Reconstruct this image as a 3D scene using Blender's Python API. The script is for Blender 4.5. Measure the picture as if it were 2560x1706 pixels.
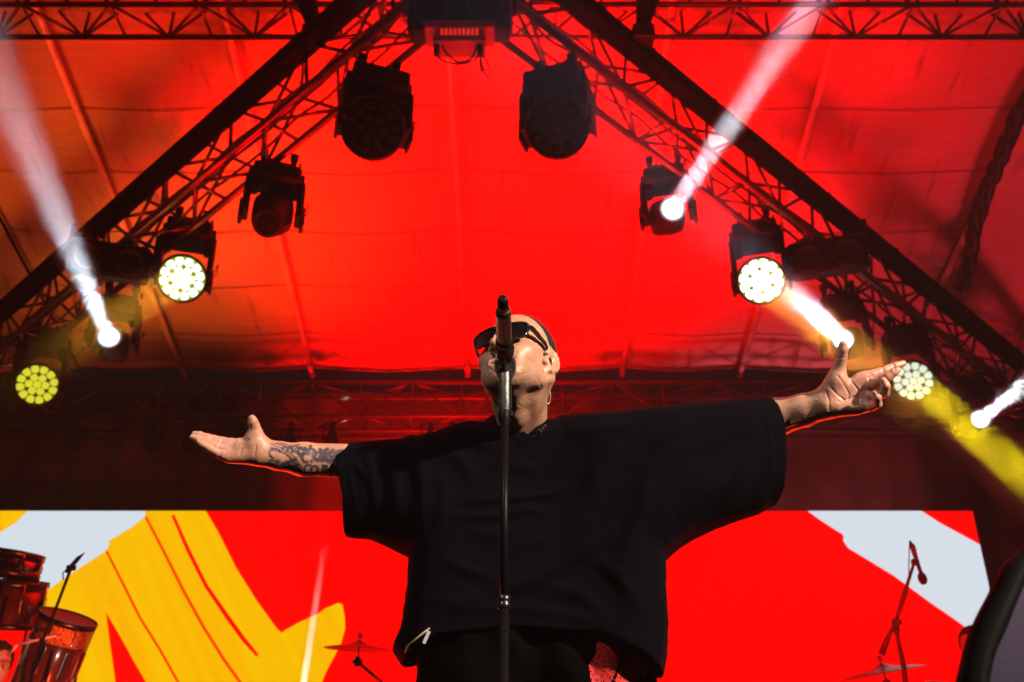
import bpy, bmesh, math, random
import numpy as np
from mathutils import Vector, Matrix, noise
PI = math.pi
random.seed(7); np.random.seed(7)
S = bpy.context.scene
for o in list(bpy.data.objects): bpy.data.objects.remove(o)
COL = S.collection

# ------------------------------------------------------------------ camera
CAMZ = 1.75                    # eye height of a photographer in the pit
PITCH = math.radians(27)
FPX = 2489.0                   # 35 mm lens on full frame, in pixels of the 2560 px photograph
cam_d = bpy.data.cameras.new('camera'); cam = bpy.data.objects.new('camera', cam_d); COL.objects.link(cam)
cam_d.lens = 35; cam_d.sensor_width = 36; cam_d.clip_end = 300; cam_d.clip_start = .05
cam.location = (0, 0, CAMZ); cam.rotation_euler = (PI/2 + PITCH, 0, 0)
cam_d.dof.use_dof = True; cam_d.dof.focus_distance = 2.42; cam_d.dof.aperture_fstop = 4.5
S.camera = cam
# ------------------------------------------------------------------ world: night, almost no sky light
W = bpy.data.worlds.new('World'); S.world = W; W.use_nodes = True
bg = W.node_tree.nodes['Background']; bg.inputs[0].default_value = (.06, .045, .06, 1); bg.inputs[1].default_value = .04
# ------------------------------------------------------------------ exposure
S.view_settings.view_transform = 'Standard'; S.view_settings.look = 'None'
S.view_settings.exposure = 0; S.view_settings.gamma = 1
S.render.engine = 'CYCLES'
S.cycles.use_denoising = True
S.cycles.max_bounces = 6; S.cycles.diffuse_bounces = 3; S.cycles.glossy_bounces = 3; S.cycles.volume_bounces = 0
S.cycles.sample_clamp_indirect = 4; S.cycles.caustics_reflective = False; S.cycles.caustics_refractive = False

STAGE = 1.2                    # height of the stage floor
cs, sn = math.cos(PITCH), math.sin(PITCH)
def ray(px, py):
    u = (px-1280)/FPX; v = (853-py)/FPX
    return Vector((u, cs - sn*v, sn + cs*v))
def P(px, py, t):              # a point seen there, t metres along the lens axis
    d = ray(px, py)*t; d.z += CAMZ; return d
def PY(px, py, Y):             # the same, on the vertical plane Y metres away
    d = ray(px, py); return P(px, py, Y/d.y)
SL = .2364                     # slope of the roof, falling to the back
def PR(px, py, c):             # the same, on a plane parallel to the roof
    d = ray(px, py); return P(px, py, c/(d.z + SL*d.y))

# ------------------------------------------------------------------ lamps of the stage and added helpers
def spot(name, loc, target, power, color, deg, blend=.6, size=.05):
    l = bpy.data.lights.new(name, 'SPOT'); l.energy = power; l.color = color
    l.spot_size = math.radians(deg); l.spot_blend = blend; l.shadow_soft_size = size
    o = bpy.data.objects.new(name, l); COL.objects.link(o); o.location = loc
    o.rotation_euler = (Vector(target)-Vector(loc)).to_track_quat('-Z', 'Y').to_euler()
    return o
# front key light of the stage, high on the audience side, warm white
spot('front_key_light', (5.9, -2.8, 5.8), (0.18, 2.3, 2.66), 7200, (1, .79, .60), 21, .7, .12)
spot('front_fill_light', (-4.2, -2.5, 7.4), (-.1, 2.3, 2.6), 950, (1, .84, .76), 22, .7, .15)
# red and orange uplights on the stage floor wash the canopy
spot('red_uplight', (-.15, 6.9, STAGE+1.0), (0, 7.2, 7.2), 13000, (1, .0, .0), 76, 1, 1.4)
spot('red_uplight', (1.2, 3.7, STAGE+.3), (.8, 4.9, 7.2), 1100, (1, .0, .0), 80, 1, .5)
spot('red_uplight', (4.6, 3.0, STAGE+.3), (3.4, 5.2, 7.2), 1000, (1, .0, .006), 66, 1, 1.2)
spot('red_uplight', (3.9, 8.4, STAGE+.9), (4.3, 8.2, 7.2), 500, (1, .02, .04), 60, 1, .4)
spot('orange_uplight', (-4.4, 3.0, STAGE+.3), (-3.4, 5.2, 7.2), 720, (1, .022, .001), 66, 1, .5)
spot('orange_uplight', (-3.6, 8.2, STAGE+.9), (-3.7, 8.0, 7.2), 1200, (1, .12, .008), 54, 1, 1.2)
# red and rose lamps added behind the screen, standing in for lit haze
spot('added_red_curtain_light', (-1.1, 9.45, 2.2), (-.9, 10.6, 4.9), 5500, (1, .0, .0), 66, 1, .2)
spot('added_rose_curtain_light', (3.6, 9.45, 2.2), (3.3, 10.6, 4.9), 900, (1, .10, .12), 60, 1, .2)
# red back lights low behind the singer give the rim on arms and shirt
spot('red_back_light', (-1.9, 5.8, STAGE+.25), (-.5, 2.4, 2.6), 330, (1, .03, .005), 40, .8, .2)
spot('red_back_light', (2.3, 5.8, STAGE+.25), (.8, 2.4, 2.7), 330, (1, .03, .005), 40, .8, .2)
spot('added_red_kit_light', (-1.3, 4.3, 2.0), (-2.75, 6.1, 3.0), 420, (1, .07, .01), 44, .8, .1)  # lamp added to redden the drums on the left
spot('added_red_kit_light', (1.4, 4.3, 1.9), (2.3, 6.2, 2.9), 450, (1, .0, .0), 44, .8, .1)  # lamp added to redden the cymbal on the right
# violet lamp added to tint the loudspeaker at the front of the stage
spot('added_violet_light', (.2, -1.0, 3.4), (1.02, 1.35, 1.9), 26, (.5, .36, 1), 15, .8, .2)

def disk_lamp(name, loc, target, power, color, r, spread):
    l = bpy.data.lights.new(name, 'AREA'); l.shape = 'DISK'; l.size = 2*r; l.energy = power; l.color = color; l.spread = math.radians(spread)
    o = bpy.data.objects.new(name, l); COL.objects.link(o); o.location = loc
    o.rotation_euler = (Vector(target)-Vector(loc)).to_track_quat('-Z', 'Y').to_euler()
    return o
# ------------------------------------------------------------------ helpers
def lin(r, g, b): return tuple(((c/255)/12.92 if c <= 10 else ((c/255+.055)/1.055)**2.4) for c in (r, g, b))
def tag(o, label=None, cat=None, group=None, kind=None):
    if label: o['label'] = label
    if cat: o['category'] = cat
    if group: o['group'] = group
    if kind: o['kind'] = kind
    return o
def empty(name, loc, label, cat, group=None):
    o = bpy.data.objects.new(name, None); COL.objects.link(o); o.location = loc; o.empty_display_size = .1
    return tag(o, label, cat, group)
def link(name, me, m, parent=None, smooth=False):
    o = bpy.data.objects.new(name, me); COL.objects.link(o)
    ms = m if isinstance(m, (list, tuple)) else [m]
    for x in ms: me.materials.append(x)
    if smooth:
        me.polygons.foreach_set('use_smooth', [True]*len(me.polygons))
    if parent:
        o.parent = parent; o.matrix_parent_inverse = Matrix.Translation(parent.location).inverted() if parent.parent is None else Matrix.Identity(4)
    return o
class MB:
    """collects shapes; build() links them as one mesh object (world coordinates)"""
    def __init__(s): s.bm = bmesh.new(); s.mi = 0
    def _fin(s, geom):
        for f in geom:
            if isinstance(f, bmesh.types.BMFace): f.material_index = s.mi
    def box(s, c, size, M=None, bevel=0, seg=2):
        r = bmesh.ops.create_cube(s.bm, size=1)
        vs = r['verts']
        for v in vs: v.co = Vector((v.co.x*size[0], v.co.y*size[1], v.co.z*size[2]))
        fs = list({f for v in vs for f in v.link_faces})
        for f in fs: f.material_index = s.mi
        if bevel:
            es = list({e for v in vs for e in v.link_edges})
            r = bmesh.ops.bevel(s.bm, geom=es, offset=bevel, segments=seg, profile=.6, affect='EDGES', clamp_overlap=True)
            vs = list({v for v in r['verts']} | {v for v in vs if v.is_valid})
            for f in {f for v in vs for f in v.link_faces}: f.material_index = s.mi
        T = Matrix.Translation(Vector(c)) @ (M.to_4x4() if M else Matrix.Identity(4))
        for v in vs: v.co = T @ v.co
        return s
    def tube(s, pts, r, n=8, cap=True):
        pts = [Vector(p) for p in pts]; rs = r if isinstance(r, (list, tuple)) else [r]*len(pts)
        rings = []; prev = None
        for i, p in enumerate(pts):
            d = (pts[min(i+1, len(pts)-1)] - pts[max(i-1, 0)])
            if d.length < 1e-9: d = Vector((0, 0, 1))
            d.normalize()
            if prev is None:
                a = Vector((0, 0, 1)) if abs(d.z) < .9 else Vector((1, 0, 0))
                x = d.cross(a).normalized()
            else:
                x = prev - d*prev.dot(d)
                x = x.normalized() if x.length > 1e-6 else d.orthogonal().normalized()
            prev = x; y = d.cross(x)
            rings.append([s.bm.verts.new(p + (x*math.cos(2*PI*k/n) + y*math.sin(2*PI*k/n))*rs[i]) for k in range(n)])
        for a, b in zip(rings, rings[1:]):
            for k in range(n):
                f = s.bm.faces.new((a[k], a[(k+1) % n], b[(k+1) % n], b[k])); f.material_index = s.mi; f.smooth = True
        if cap:
            f = s.bm.faces.new(list(reversed(rings[0]))); f.material_index = s.mi
            f = s.bm.faces.new(rings[-1]); f.material_index = s.mi
        return s
    def lathe(s, prof, M=None, n=32, c=(0, 0, 0)):
        """prof: (r, z) pairs round local z"""
        T = Matrix.Translation(Vector(c)) @ (M.to_4x4() if M else Matrix.Identity(4))
        rings = []
        for r, z in prof:
            if r < 1e-6: rings.append([s.bm.verts.new(T @ Vector((0, 0, z)))])
            else: rings.append([s.bm.verts.new(T @ Vector((r*math.cos(2*PI*k/n), r*math.sin(2*PI*k/n), z))) for k in range(n)])
        for a, b in zip(rings, rings[1:]):
            for k in range(n):
                k2 = (k+1) % n
                if len(a) == 1 and len(b) == 1: continue
                if len(a) == 1: vs = (a[0], b[k2], b[k])
                elif len(b) == 1: vs = (a[k], a[k2], b[0])
                else: vs = (a[k], a[k2], b[k2], b[k])
                f = s.bm.faces.new(vs); f.material_index = s.mi; f.smooth = True
        return s
    def poly(s, pts, thick=None):
        vs = [s.bm.verts.new(Vector(p)) for p in pts]
        f = s.bm.faces.new(vs); f.material_index = s.mi
        if thick is not None:
            r = bmesh.ops.extrude_face_region(s.bm, geom=[f])
            for v in r['geom']:
                if isinstance(v, bmesh.types.BMVert): v.co += Vector(thick)
        return s
    def build(s, name, m, parent=None, recalc=True):
        if recalc: bmesh.ops.recalc_face_normals(s.bm, faces=s.bm.faces)
        me = bpy.data.meshes.new(name); s.bm.to_mesh(me); s.bm.free()
        return link(name, me, m, parent)
def frame(z, x=None):
    """3x3 with local z along z, local x near x"""
    z = Vector(z).normalized(); x = Vector(x) if x is not None else (Vector((1, 0, 0)) if abs(z.x) < .9 else Vector((0, 0, 1)))
    x = (x - z*x.dot(z)).normalized(); y = z.cross(x)
    return Matrix((x, y, z)).transposed()

# ------------------------------------------------------------------ materials
def mat(name, col, rough=.5, metal=0, emit=None, es=0, noise_s=None, noise_a=.15, bump=0, bump_s=60, sheen=0, sss=0, coat=0, spec=.5):
    m = bpy.data.materials.new(name); m.use_nodes = True; nt = m.node_tree; b = nt.nodes['Principled BSDF']
    b.inputs['Base Color'].default_value = (*col, 1); b.inputs['Roughness'].default_value = rough; b.inputs['Metallic'].default_value = metal
    b.inputs['Specular IOR Level'].default_value = spec
    if emit: b.inputs['Emission Color'].default_value = (*emit, 1); b.inputs['Emission Strength'].default_value = es
    if sheen: b.inputs['Sheen Weight'].default_value = sheen; b.inputs['Sheen Roughness'].default_value = .4
    if sss: b.inputs['Subsurface Weight'].default_value = sss; b.inputs['Subsurface Radius'].default_value = (1, .35, .2); b.inputs['Subsurface Scale'].default_value = .006
    if coat: b.inputs['Coat Weight'].default_value = coat
    tc = nt.nodes.new('ShaderNodeTexCoord')
    if noise_s:
        n = nt.nodes.new('ShaderNodeTexNoise'); n.inputs['Scale'].default_value = noise_s; n.inputs['Detail'].default_value = 6
        nt.links.new(tc.outputs['Object'], n.inputs['Vector'])
        r = nt.nodes.new('ShaderNodeMapRange'); r.inputs[1].default_value = .3; r.inputs[2].default_value = .7
        r.inputs[3].default_value = 1-noise_a; r.inputs[4].default_value = 1+noise_a
        nt.links.new(n.outputs[0], r.inputs[0])
        mx = nt.nodes.new('ShaderNodeVectorMath'); mx.operation = 'SCALE'; mx.inputs[0].default_value = col
        nt.links.new(r.outputs[0], mx.inputs[3]); nt.links.new(mx.outputs[0], b.inputs['Base Color'])
    if bump:
        n = nt.nodes.new('ShaderNodeTexNoise'); n.inputs['Scale'].default_value = bump_s; n.inputs['Detail'].default_value = 5
        nt.links.new(tc.outputs['Object'], n.inputs['Vector'])
        bp = nt.nodes.new('ShaderNodeBump'); bp.inputs['Strength'].default_value = bump; bp.inputs['Distance'].default_value = .01
        nt.links.new(n.outputs[0], bp.inputs['Height']); nt.links.new(bp.outputs[0], b.inputs['Normal'])
    return m
M_truss = mat('truss_metal', (.09, .088, .085), .24, .75, noise_s=9, noise_a=.35, bump=.15, bump_s=50)
M_trussshade = mat('shaded_truss_metal', (.05, .048, .047), .5, .4, noise_s=9, noise_a=.35)  # darker copy of the truss metal; the dimness at the back is in its colour
M_black = mat('black_plastic', (.0045, .0045, .005), .5, noise_s=14, noise_a=.4, bump=.12, bump_s=120, spec=.12)
M_backdrop = mat('dark_backdrop_cloth', (.045, .04, .04), .9, noise_s=1.5, noise_a=.5, bump=.3, bump_s=6)
M_blackcloth = mat('black_drape', (.012, .011, .011), .9, noise_s=3, noise_a=.5, bump=.5, bump_s=8)
M_rubber = mat('cable_rubber', (.01, .01, .01), .55)
M_chrome = mat('chrome', (.75, .75, .75), .12, 1)
M_darkmetal = mat('dark_metal', (.06, .06, .065), .3, .9, noise_s=20, noise_a=.3)
M_rib = mat('rib_aluminium', (.86, .85, .83), .3, .1, noise_s=6, noise_a=.2)
M_stage = mat('stage_plywood', (.03, .027, .025), .5, noise_s=3, noise_a=.5, bump=.3, bump_s=20)
M_ground = mat('trampled_ground', (.06, .055, .045), .9, noise_s=2, noise_a=.5, bump=.5, bump_s=9)
# ================================================================== SETTING
b = MB(); b.poly([(-80, -80, 0), (80, -80, 0), (80, 80, 0), (-80, 80, 0)])
tag(b.build('ground', M_ground), kind='structure')
b = MB(); b.box((0, 6.1, STAGE-.05), (13, 9.2, .1), bevel=.01)
tag(b.build('stage_floor', M_stage), kind='structure')
b = MB(); b.box((0, 1.56, .57), (13, .04, 1.14))
tag(b.build('stage_skirt', M_blackcloth), 'black cloth skirt along the front edge of the stage', 'stage skirt')

# ---- canopy
ROOF = 7.06 + CAMZ
def roofz(Y): return ROOF - SL*Y
def canopy_mat():
    m = bpy.data.materials.new('canopy_fabric'); m.use_nodes = True; nt = m.node_tree; L = nt.links
    b = nt.nodes['Principled BSDF']; b.inputs['Roughness'].default_value = .55
    tc = nt.nodes.new('ShaderNodeTexCoord')
    def nz(scale, stretch, detail=6):
        mp = nt.nodes.new('ShaderNodeMapping'); mp.inputs['Scale'].default_value = stretch
        n = nt.nodes.new('ShaderNodeTexNoise'); n.inputs['Scale'].default_value = scale; n.inputs['Detail'].default_value = detail
        L.new(tc.outputs['Object'], mp.inputs[0]); L.new(mp.outputs[0], n.inputs['Vector']); return n
    n1 = nz(1.1, (1, 1, 1)); n2 = nz(2.2, (5, .7, 1), 8); n3 = nz(3, (.5, 9, 1), 5)
    def mr(src, a, b_, lo, hi):
        r = nt.nodes.new('ShaderNodeMapRange'); r.inputs[1].default_value = a; r.inputs[2].default_value = b_
        r.inputs[3].default_value = lo; r.inputs[4].default_value = hi; L.new(src, r.inputs[0]); return r.outputs[0]
    a = mr(n1.outputs[0], .3, .7, .85, 1.05); st = mr(n2.outputs[0], .60, .74, 1, .55); h = mr(n3.outputs[0], .3, .7, .93, 1.05)
    def mul(x, y):
        k = nt.nodes.new('ShaderNodeMath'); k.operation = 'MULTIPLY'; L.new(x, k.inputs[0]); L.new(y, k.inputs[1]); return k.outputs[0]
    f = mul(mul(a, st), h)
    sc = nt.nodes.new('ShaderNodeVectorMath'); sc.operation = 'SCALE'; sc.inputs[0].default_value = (.54, .52, .49); L.new(f, sc.inputs[3])
    L.new(sc.outputs[0], b.inputs['Base Color'])
    bp = nt.nodes.new('ShaderNodeBump'); bp.inputs['Strength'].default_value = .35; bp.inputs['Distance'].default_value = .06
    L.new(n3.outputs[0], bp.inputs['Height']); L.new(bp.outputs[0], b.inputs['Normal'])
    return m
M_canopy = canopy_mat()
canopy = empty('stage_canopy', (0, 6, roofz(6)), 'red lit fabric roof stretched over the whole stage, sloping down to the back', 'canopy')
ribsX = [-4.75, -3.63, -2.21, -.49, 1.22, 2.52, 4.28]
b = MB()
xs = sorted(set([-9, -7, -5.6] + ribsX + [round(-5.6+.28*i, 3) for i in range(41)] + [7, 9]))
ys = [1.2 + .11*i for i in range(81)]
grid = []
for Y in ys:
    row = []
    for x in xs:
        k = min(abs(x-r) for r in ribsX)
        sag = -.05*min(1, k/.8) + .007*math.sin(Y*9+x*1.3)*min(1, k/.5) + .012*noise.noise(Vector((x*2, Y*3, 0)))
        side = -.35*max(0, x-4.4) - .30*max(0, -x-5.0)
        row.append(b.bm.verts.new((x, Y, roofz(Y)+sag+side+.06)))
    grid.append(row)
for r0, r1 in zip(grid, grid[1:]):
    for i in range(len(xs)-1):
        f = b.bm.faces.new((r0[i], r0[i+1], r1[i+1], r1[i])); f.smooth = True
b.build('fabric', M_canopy, canopy)
for X in ribsX:
    b = MB(); r = .014 if X == -4.75 else .031
    b.tube([(X, 1.3, roofz(1.3)-.03), (X, 10, roofz(10)-.03)], r, 10); b.build('rib', M_rib if r > .02 else M_black, canopy)
for Y in (5.2, 5.88, 6.57, 7.24, 7.95, 8.68, 9.4):
    b = MB()
    pts = []
    for i in range(60):
        x = -5.3+.18*i; k = min(abs(x-r) for r in ribsX)
        pts.append((x, Y+.01*math.sin(x*3), roofz(Y)+.045-.05*min(1, k/.8)+.007*math.sin(Y*9+x*1.3)*min(1, k/.5)))
    b.tube(pts, .006, 6); b.build('seam', M_canopy, canopy)
# side curtains and rear backdrop, black
def drape(name, p0, p1, z0, z1, label, m_=None, amp=.03, per=.45):
    p0 = Vector(p0); p1 = Vector(p1); d = (p1-p0); n = int(d.length/.06); nn = Vector((-d.y, d.x, 0)).normalized()
    b = MB(); cols = []
    for i in range(n+1):
        p = p0 + d*i/n; w = amp*math.sin(i*.06*2*PI/per + .6*math.sin(i*.11)) ; p = p + nn*w
        cols.append([b.bm.verts.new((p.x, p.y, z0 + (z1-z0)*k/6)) for k in range(7)])
    for a, c in zip(cols, cols[1:]):
        for k in range(6):
            f = b.bm.faces.new((a[k], c[k], c[k+1], a[k+1])); f.smooth = True
    return tag(b.build(name, m_ or M_blackcloth), label, 'drape')
drape('backdrop_curtain', (-7, 10.55, 0), (7, 10.55, 0), 0, 6.45, 'long black curtain closing off the back of the stage behind the screen', M_backdrop)
drape('side_curtain', (6.4, 3.4, 0), (6.4, 10.4, 0), 0, 6.3, 'black curtain hanging down the right side of the stage')
drape('side_curtain', (-6.4, 3.4, 0), (-6.4, 10.4, 0), 0, 6.3, 'black curtain hanging down the left side of the stage')

# ---- trusses
M_ductblack = mat('matt_black_cover', (.0025, .0025, .0025), .75, spec=.05)
def truss(name, label, A, B, side, up, w, h, seg, rc=.024, rb=.010, group=None, phase=0, m_=None):
    m_ = m_ or M_truss
    A = Vector(A); B = Vector(B); d = (B-A).normalized(); side = Vector(side); up = Vector(up)
    side = (side - d*side.dot(d)).normalized(); up = (up - d*up.dot(d) - side*up.dot(side)).normalized()
    L = (B-A).length; t = empty(name, (A+B)/2, label, 'truss', group)
    cor = [side*0, side*w, side*w+up*h, up*h]      # bottom A, bottom B, top B, top A
    for c in cor:
        b = MB(); b.tube([A+c, B+c], rc, 10); b.build('chord', m_, t)
    n = max(1, round(L/seg))
    for fi in range(4):
        c0, c1 = cor[fi], cor[(fi+1) % 4]; b = MB()
        for i in range(n):
            s0 = A + d*(L*i/n); s1 = A + d*(L*(i+1)/n)
            if (i+fi+phase) % 2: b.tube([s0+c0, s1+c1], rb, 6)
            else: b.tube([s0+c1, s1+c0], rb, 6)
            if (i+fi) % 2 == 0: b.tube([s0+c0, s0+c1], rb, 6)
        b.build('bracing', m_, t)
    return t
UPR = Vector((0, SL, 1)).normalized()
C1 = 5.95
apex = PR(1155, 25, C1); Lp = PR(210, 790, C1); Rp = PR(2213, 818, C1)
dL = (Lp-apex).normalized(); dR = (Rp-apex).normalized()
LA, LB = apex - dL*.1, apex + dL*7.2
RA, RB = apex - dR*.1, apex + dR*7.2
HT = .45; WT = .29
sideL = Vector((-1, -1.15, 0)); sideR = Vector((1, -1.15, 0))
truss('slanting_truss', 'black lattice truss running from the top centre down to the left edge', LA, LB, sideL, UPR, WT, HT, .43, .028, .015, 'slanting lamp trusses')
truss('slanting_truss', 'black lattice truss running from the top centre down to the right edge', RA, RB, sideR, UPR, WT, HT, .43, .028, .015, 'slanting lamp trusses', 1)
def nearside(d, s):
    s = Vector(s); s = (s - d*s.dot(d)).normalized(); u = (UPR - d*UPR.dot(d) - s*UPR.dot(s)).normalized(); return s, u
for d, s, A_, lab in ((dL, sideL, apex, 'left'), (dR, sideR, apex, 'right')):
    s, u = nearside(d, s)
    M = Matrix((s, u, -s.cross(u) if s.cross(u).dot(d) < 0 else s.cross(u))).transposed()
    if M.determinant() < 0: M = Matrix((s, u, s.cross(u))).transposed()
    t = empty('cable_duct', A_ + d*3.5, 'thick black cable cover along the upper edge of the %s slanting truss' % lab, 'cable duct', 'cable covers on the slanting trusses')
    b = MB(); c = A_ + d*3.5 + s*(WT+.03) + u*(HT-.05)
    b.box(c, (.15, .13, 7.5), M, .03); b.build('cover', M_ductblack, t)
    for k in range(11):
        if k in (3, 7): continue
        b = MB(); q = A_ + d*(.9+.62*k+.13*math.sin(k*5)) + s*(WT+.02) + u*(HT+.03)
        b.box(q, (.05, .05, .035), M, .006); b.box(q+u*.04-s*.012, (.05, .018, .02), M, .004); b.box(q+u*.045+s*.03+d*.02, (.018, .04, .018), M, .004)
        b.build('clamp', M_black, t)
    # loose cables wound through the lattice
    for j in range(3):
        b = MB(); pts = []
        for i in range(150):
            a = .1 + i*.047; q = A_ + d*a + s*(WT*(.35+.3*j*.8) + .03*noise.noise(Vector((a*2.2, j, 0)))) + u*(.05 + .04*j + .07*abs(noise.noise(Vector((a*1.7, j*3, 5)))))
            pts.append(q)
        b.tube(pts, .012, 6); b.build('cable', M_rubber, t)
z1 = CAMZ + 5.5
truss('roof_truss', 'straight lattice truss across the top of the picture under the canopy', (-6.2, 5.70, z1), (6.2, 5.70, z1), (0, -1, 0), (0, 0, 1), .33, .36, .33, .022, .012)
zb = CAMZ + 3.975
truss('rear_truss', 'dim lattice truss across the back of the stage above the screen', (-6.3, 9.5, zb), (6.3, 9.5, zb), (0, 1, 0), (0, 0, 1), .4, .375, .52, .022, .012, m_=M_trussshade)
b = MB(); b.tube([(-6.3, 9.7, zb-.16), (6.3, 9.7, zb-.16)], .024, 8)
tag(b.build('rear_pipe', M_trussshade), 'horizontal pipe hanging just below the dim rear truss', 'pipe')
# hangers from the roof truss to the slanting trusses
for i, (px, lab) in enumerate(((760, 'left hanger post between the roof truss and the slanting truss'), (1612, 'right hanger post between the roof truss and the slanting truss'))):
    t = empty('hanger_post', PY(px, 60, 5.3), 'thick black ' + lab, 'hanger', 'hanger posts')
    top = PY(px, -120, 5.45); bot = PY(px+(25 if i == 0 else -5), 90, 5.25)
    b = MB(); b.tube([top, bot], .055, 8); b.build('post', M_black, t)
    b = MB(); b.tube([top+Vector((.22 if i else -.2, 0, 0)), bot], .026, 8); b.build('strut', M_black, t)
    b = MB(); b.box(bot, (.16, .14, .12), None, .02); b.build('clamp', M_black, t)

# ---- LED screen
SY = 9.0
def scr(px, py, off=0): return PY(px, py, SY-off)
def emis(name, col, s=1, lines=True, streak=None):
    m = bpy.data.materials.new(name); m.use_nodes = True; nt = m.node_tree; L = nt.links
    for n in list(nt.nodes):
        if n.type == 'BSDF_PRINCIPLED': nt.nodes.remove(n)
    out = nt.nodes['Material Output']; e = nt.nodes.new('ShaderNodeEmission'); L.new(e.outputs[0], out.inputs[0])
    e.inputs[0].default_value = (*col, 1); e.inputs[1].default_value = s
    tc = nt.nodes.new('ShaderNodeTexCoord')
    if lines:
        w = nt.nodes.new('ShaderNodeTexWave'); w.bands_direction = 'Z'; w.inputs['Scale'].default_value = 16
        L.new(tc.outputs['Object'], w.inputs[0])
        r = nt.nodes.new('ShaderNodeMapRange'); r.inputs[3].default_value = s*.93; r.inputs[4].default_value = s*1.03
        L.new(w.outputs[1], r.inputs[0]); L.new(r.outputs[0], e.inputs[1])
    if streak:
        n = nt.nodes.new('ShaderNodeTexNoise'); n.inputs['Scale'].default_value = 1.0; n.inputs['Detail'].default_value = 5
        cb = nt.nodes.new('ShaderNodeCombineXYZ')
        for k_, (vx, vz, sc_) in enumerate(((.87, .5, 7.0), (.5, -.87, .28))):
            dp = nt.nodes.new('ShaderNodeVectorMath'); dp.operation = 'DOT_PRODUCT'; dp.inputs[1].default_value = (vx*sc_, 0, vz*sc_)
            L.new(tc.outputs['Object'], dp.inputs[0]); L.new(dp.outputs['Value'], cb.inputs[k_])
        L.new(cb.outputs[0], n.inputs['Vector'])
        cr = nt.nodes.new('ShaderNodeMix'); cr.data_type = 'RGBA'; cr.inputs[6].default_value = (*col, 1); cr.inputs[7].default_value = (*streak, 1)
        r2 = nt.nodes.new('ShaderNodeMapRange'); r2.inputs[1].default_value = .35; r2.inputs[2].default_value = .65; L.new(n.outputs[0], r2.inputs[0])
        L.new(r2.outputs[0], cr.inputs[0]); L.new(cr.outputs[2], e.inputs[0])
    return m
M_red = emis('screen_red', (1, .0, .0), 1.15)
M_wht = emis('screen_white', lin(214, 224, 234), 1.03)
M_yel = emis('screen_yellow', lin(255, 198, 0), 1.0, streak=lin(255, 181, 0))
M_org = emis('screen_orange', lin(255, 60, 0), 1.0)
screen = empty('led_screen', (-.1, SY, STAGE), 'wide red LED screen with white and yellow brush strokes at the back of the stage', 'screen')
TL = scr(-170, 1284); TR = scr(2430, 1272); zt = (TL.z+TR.z)/2; xl, xr = TL.x, TR.x; z0 = STAGE+.25
b = MB(); b.box(((xl+xr)/2, SY+.08, (zt+z0)/2), (xr-xl+.02, .14, zt-z0+.02), None, .005); b.build('cabinet', M_black, screen)
b = MB(); b.poly([(xl, SY, z0), (xr, SY, z0), (xr, SY, zt), (xl, SY, zt)]); b.build('display', M_red, screen)
def clipz(p): return Vector((min(max(p.x, xl), xr), p.y, min(max(p.z, z0), zt-.0)))
def shape(name, pts, m, off):
    b = MB(); b.poly([clipz(scr(x, y, off)) for x, y in pts]); b.build(name, m, screen)
# left white stroke
shape('white_stroke', [(-170, 1270), (365, 1270), (362, 1292), (330, 1318), (272, 1353), (274, 1362), (262, 1380), (200, 1420), (115, 1478), (60, 1530), (-170, 1690)], M_wht, .004)
shape('yellow_stroke', [(-170, 1270), (72, 1270), (38, 1308), (15, 1322), (0, 1332), (-170, 1440)], M_yel, .008)
# big yellow claw
shape('yellow_stroke', [(365, 1270), (515, 1270), (545, 1330), (590, 1420), (640, 1500), (692, 1572), (704, 1583), (716, 1574), (745, 1558), (800, 1532), (812, 1522), (832, 1514), (845, 1508), (856, 1512), (862, 1545), (862, 1575), (852, 1610), (838, 1637), (815, 1680), (795, 1730), (755, 1800), (160, 1800), (170, 1640), (175, 1600), (115, 1560), (115, 1478), (200, 1420), (262, 1380), (274, 1362), (272, 1353), (330, 1318), (362, 1292)], M_yel, .006)
shape('red_gap', [(264, 1530), (300, 1590), (330, 1645), (365, 1706), (420, 1800), (300, 1800), (285, 1680), (275, 1610)], M_red, .010)
def streakline(pts, w):
    b = MB(); L_ = []; R_ = []
    for i, (x, y) in enumerate(pts):
        a = pts[max(i-1, 0)]; c = pts[min(i+1, len(pts)-1)]; dx, dy = c[0]-a[0], c[1]-a[1]; l = math.hypot(dx, dy); ww = w[i] if isinstance(w, list) else w
        L_.append(clipz(scr(x-dy/l*ww, y+dx/l*ww, .012))); R_.append(clipz(scr(x+dy/l*ww, y-dx/l*ww, .012)))
    for i in range(len(pts)-1): b.poly([L_[i], L_[i+1], R_[i+1], R_[i]])
    return b
streakline([(432, 1288), (470, 1375), (515, 1465), (570, 1545), (610, 1600), (644, 1640)], [4, 5, 5, 6, 6, 4]).build('red_line', M_red, screen)
streakline([(364, 1292), (410, 1380), (460, 1480), (510, 1570), (560, 1650), (600, 1706), (640, 1780)], [3, 3.5, 4, 4, 4, 4, 3]).build('red_line', M_org, screen)
streakline([(266, 1378), (310, 1465), (350, 1545), (400, 1625), (445, 1706), (480, 1780)], [3, 3.5, 3.5, 3.5, 3.5, 3]).build('red_line', M_org, screen)
# right white stroke
shape('white_stroke', [(2018, 1270), (2302, 1270), (2350, 1308), (2450, 1362), (2560, 1430), (2560, 1640), (2405, 1562), (2380, 1544), (2330, 1510), (2235, 1440), (2120, 1370), (2108, 1352), (2110, 1342), (2105, 1335), (2090, 1326), (2050, 1300)], M_wht, .004)
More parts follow.
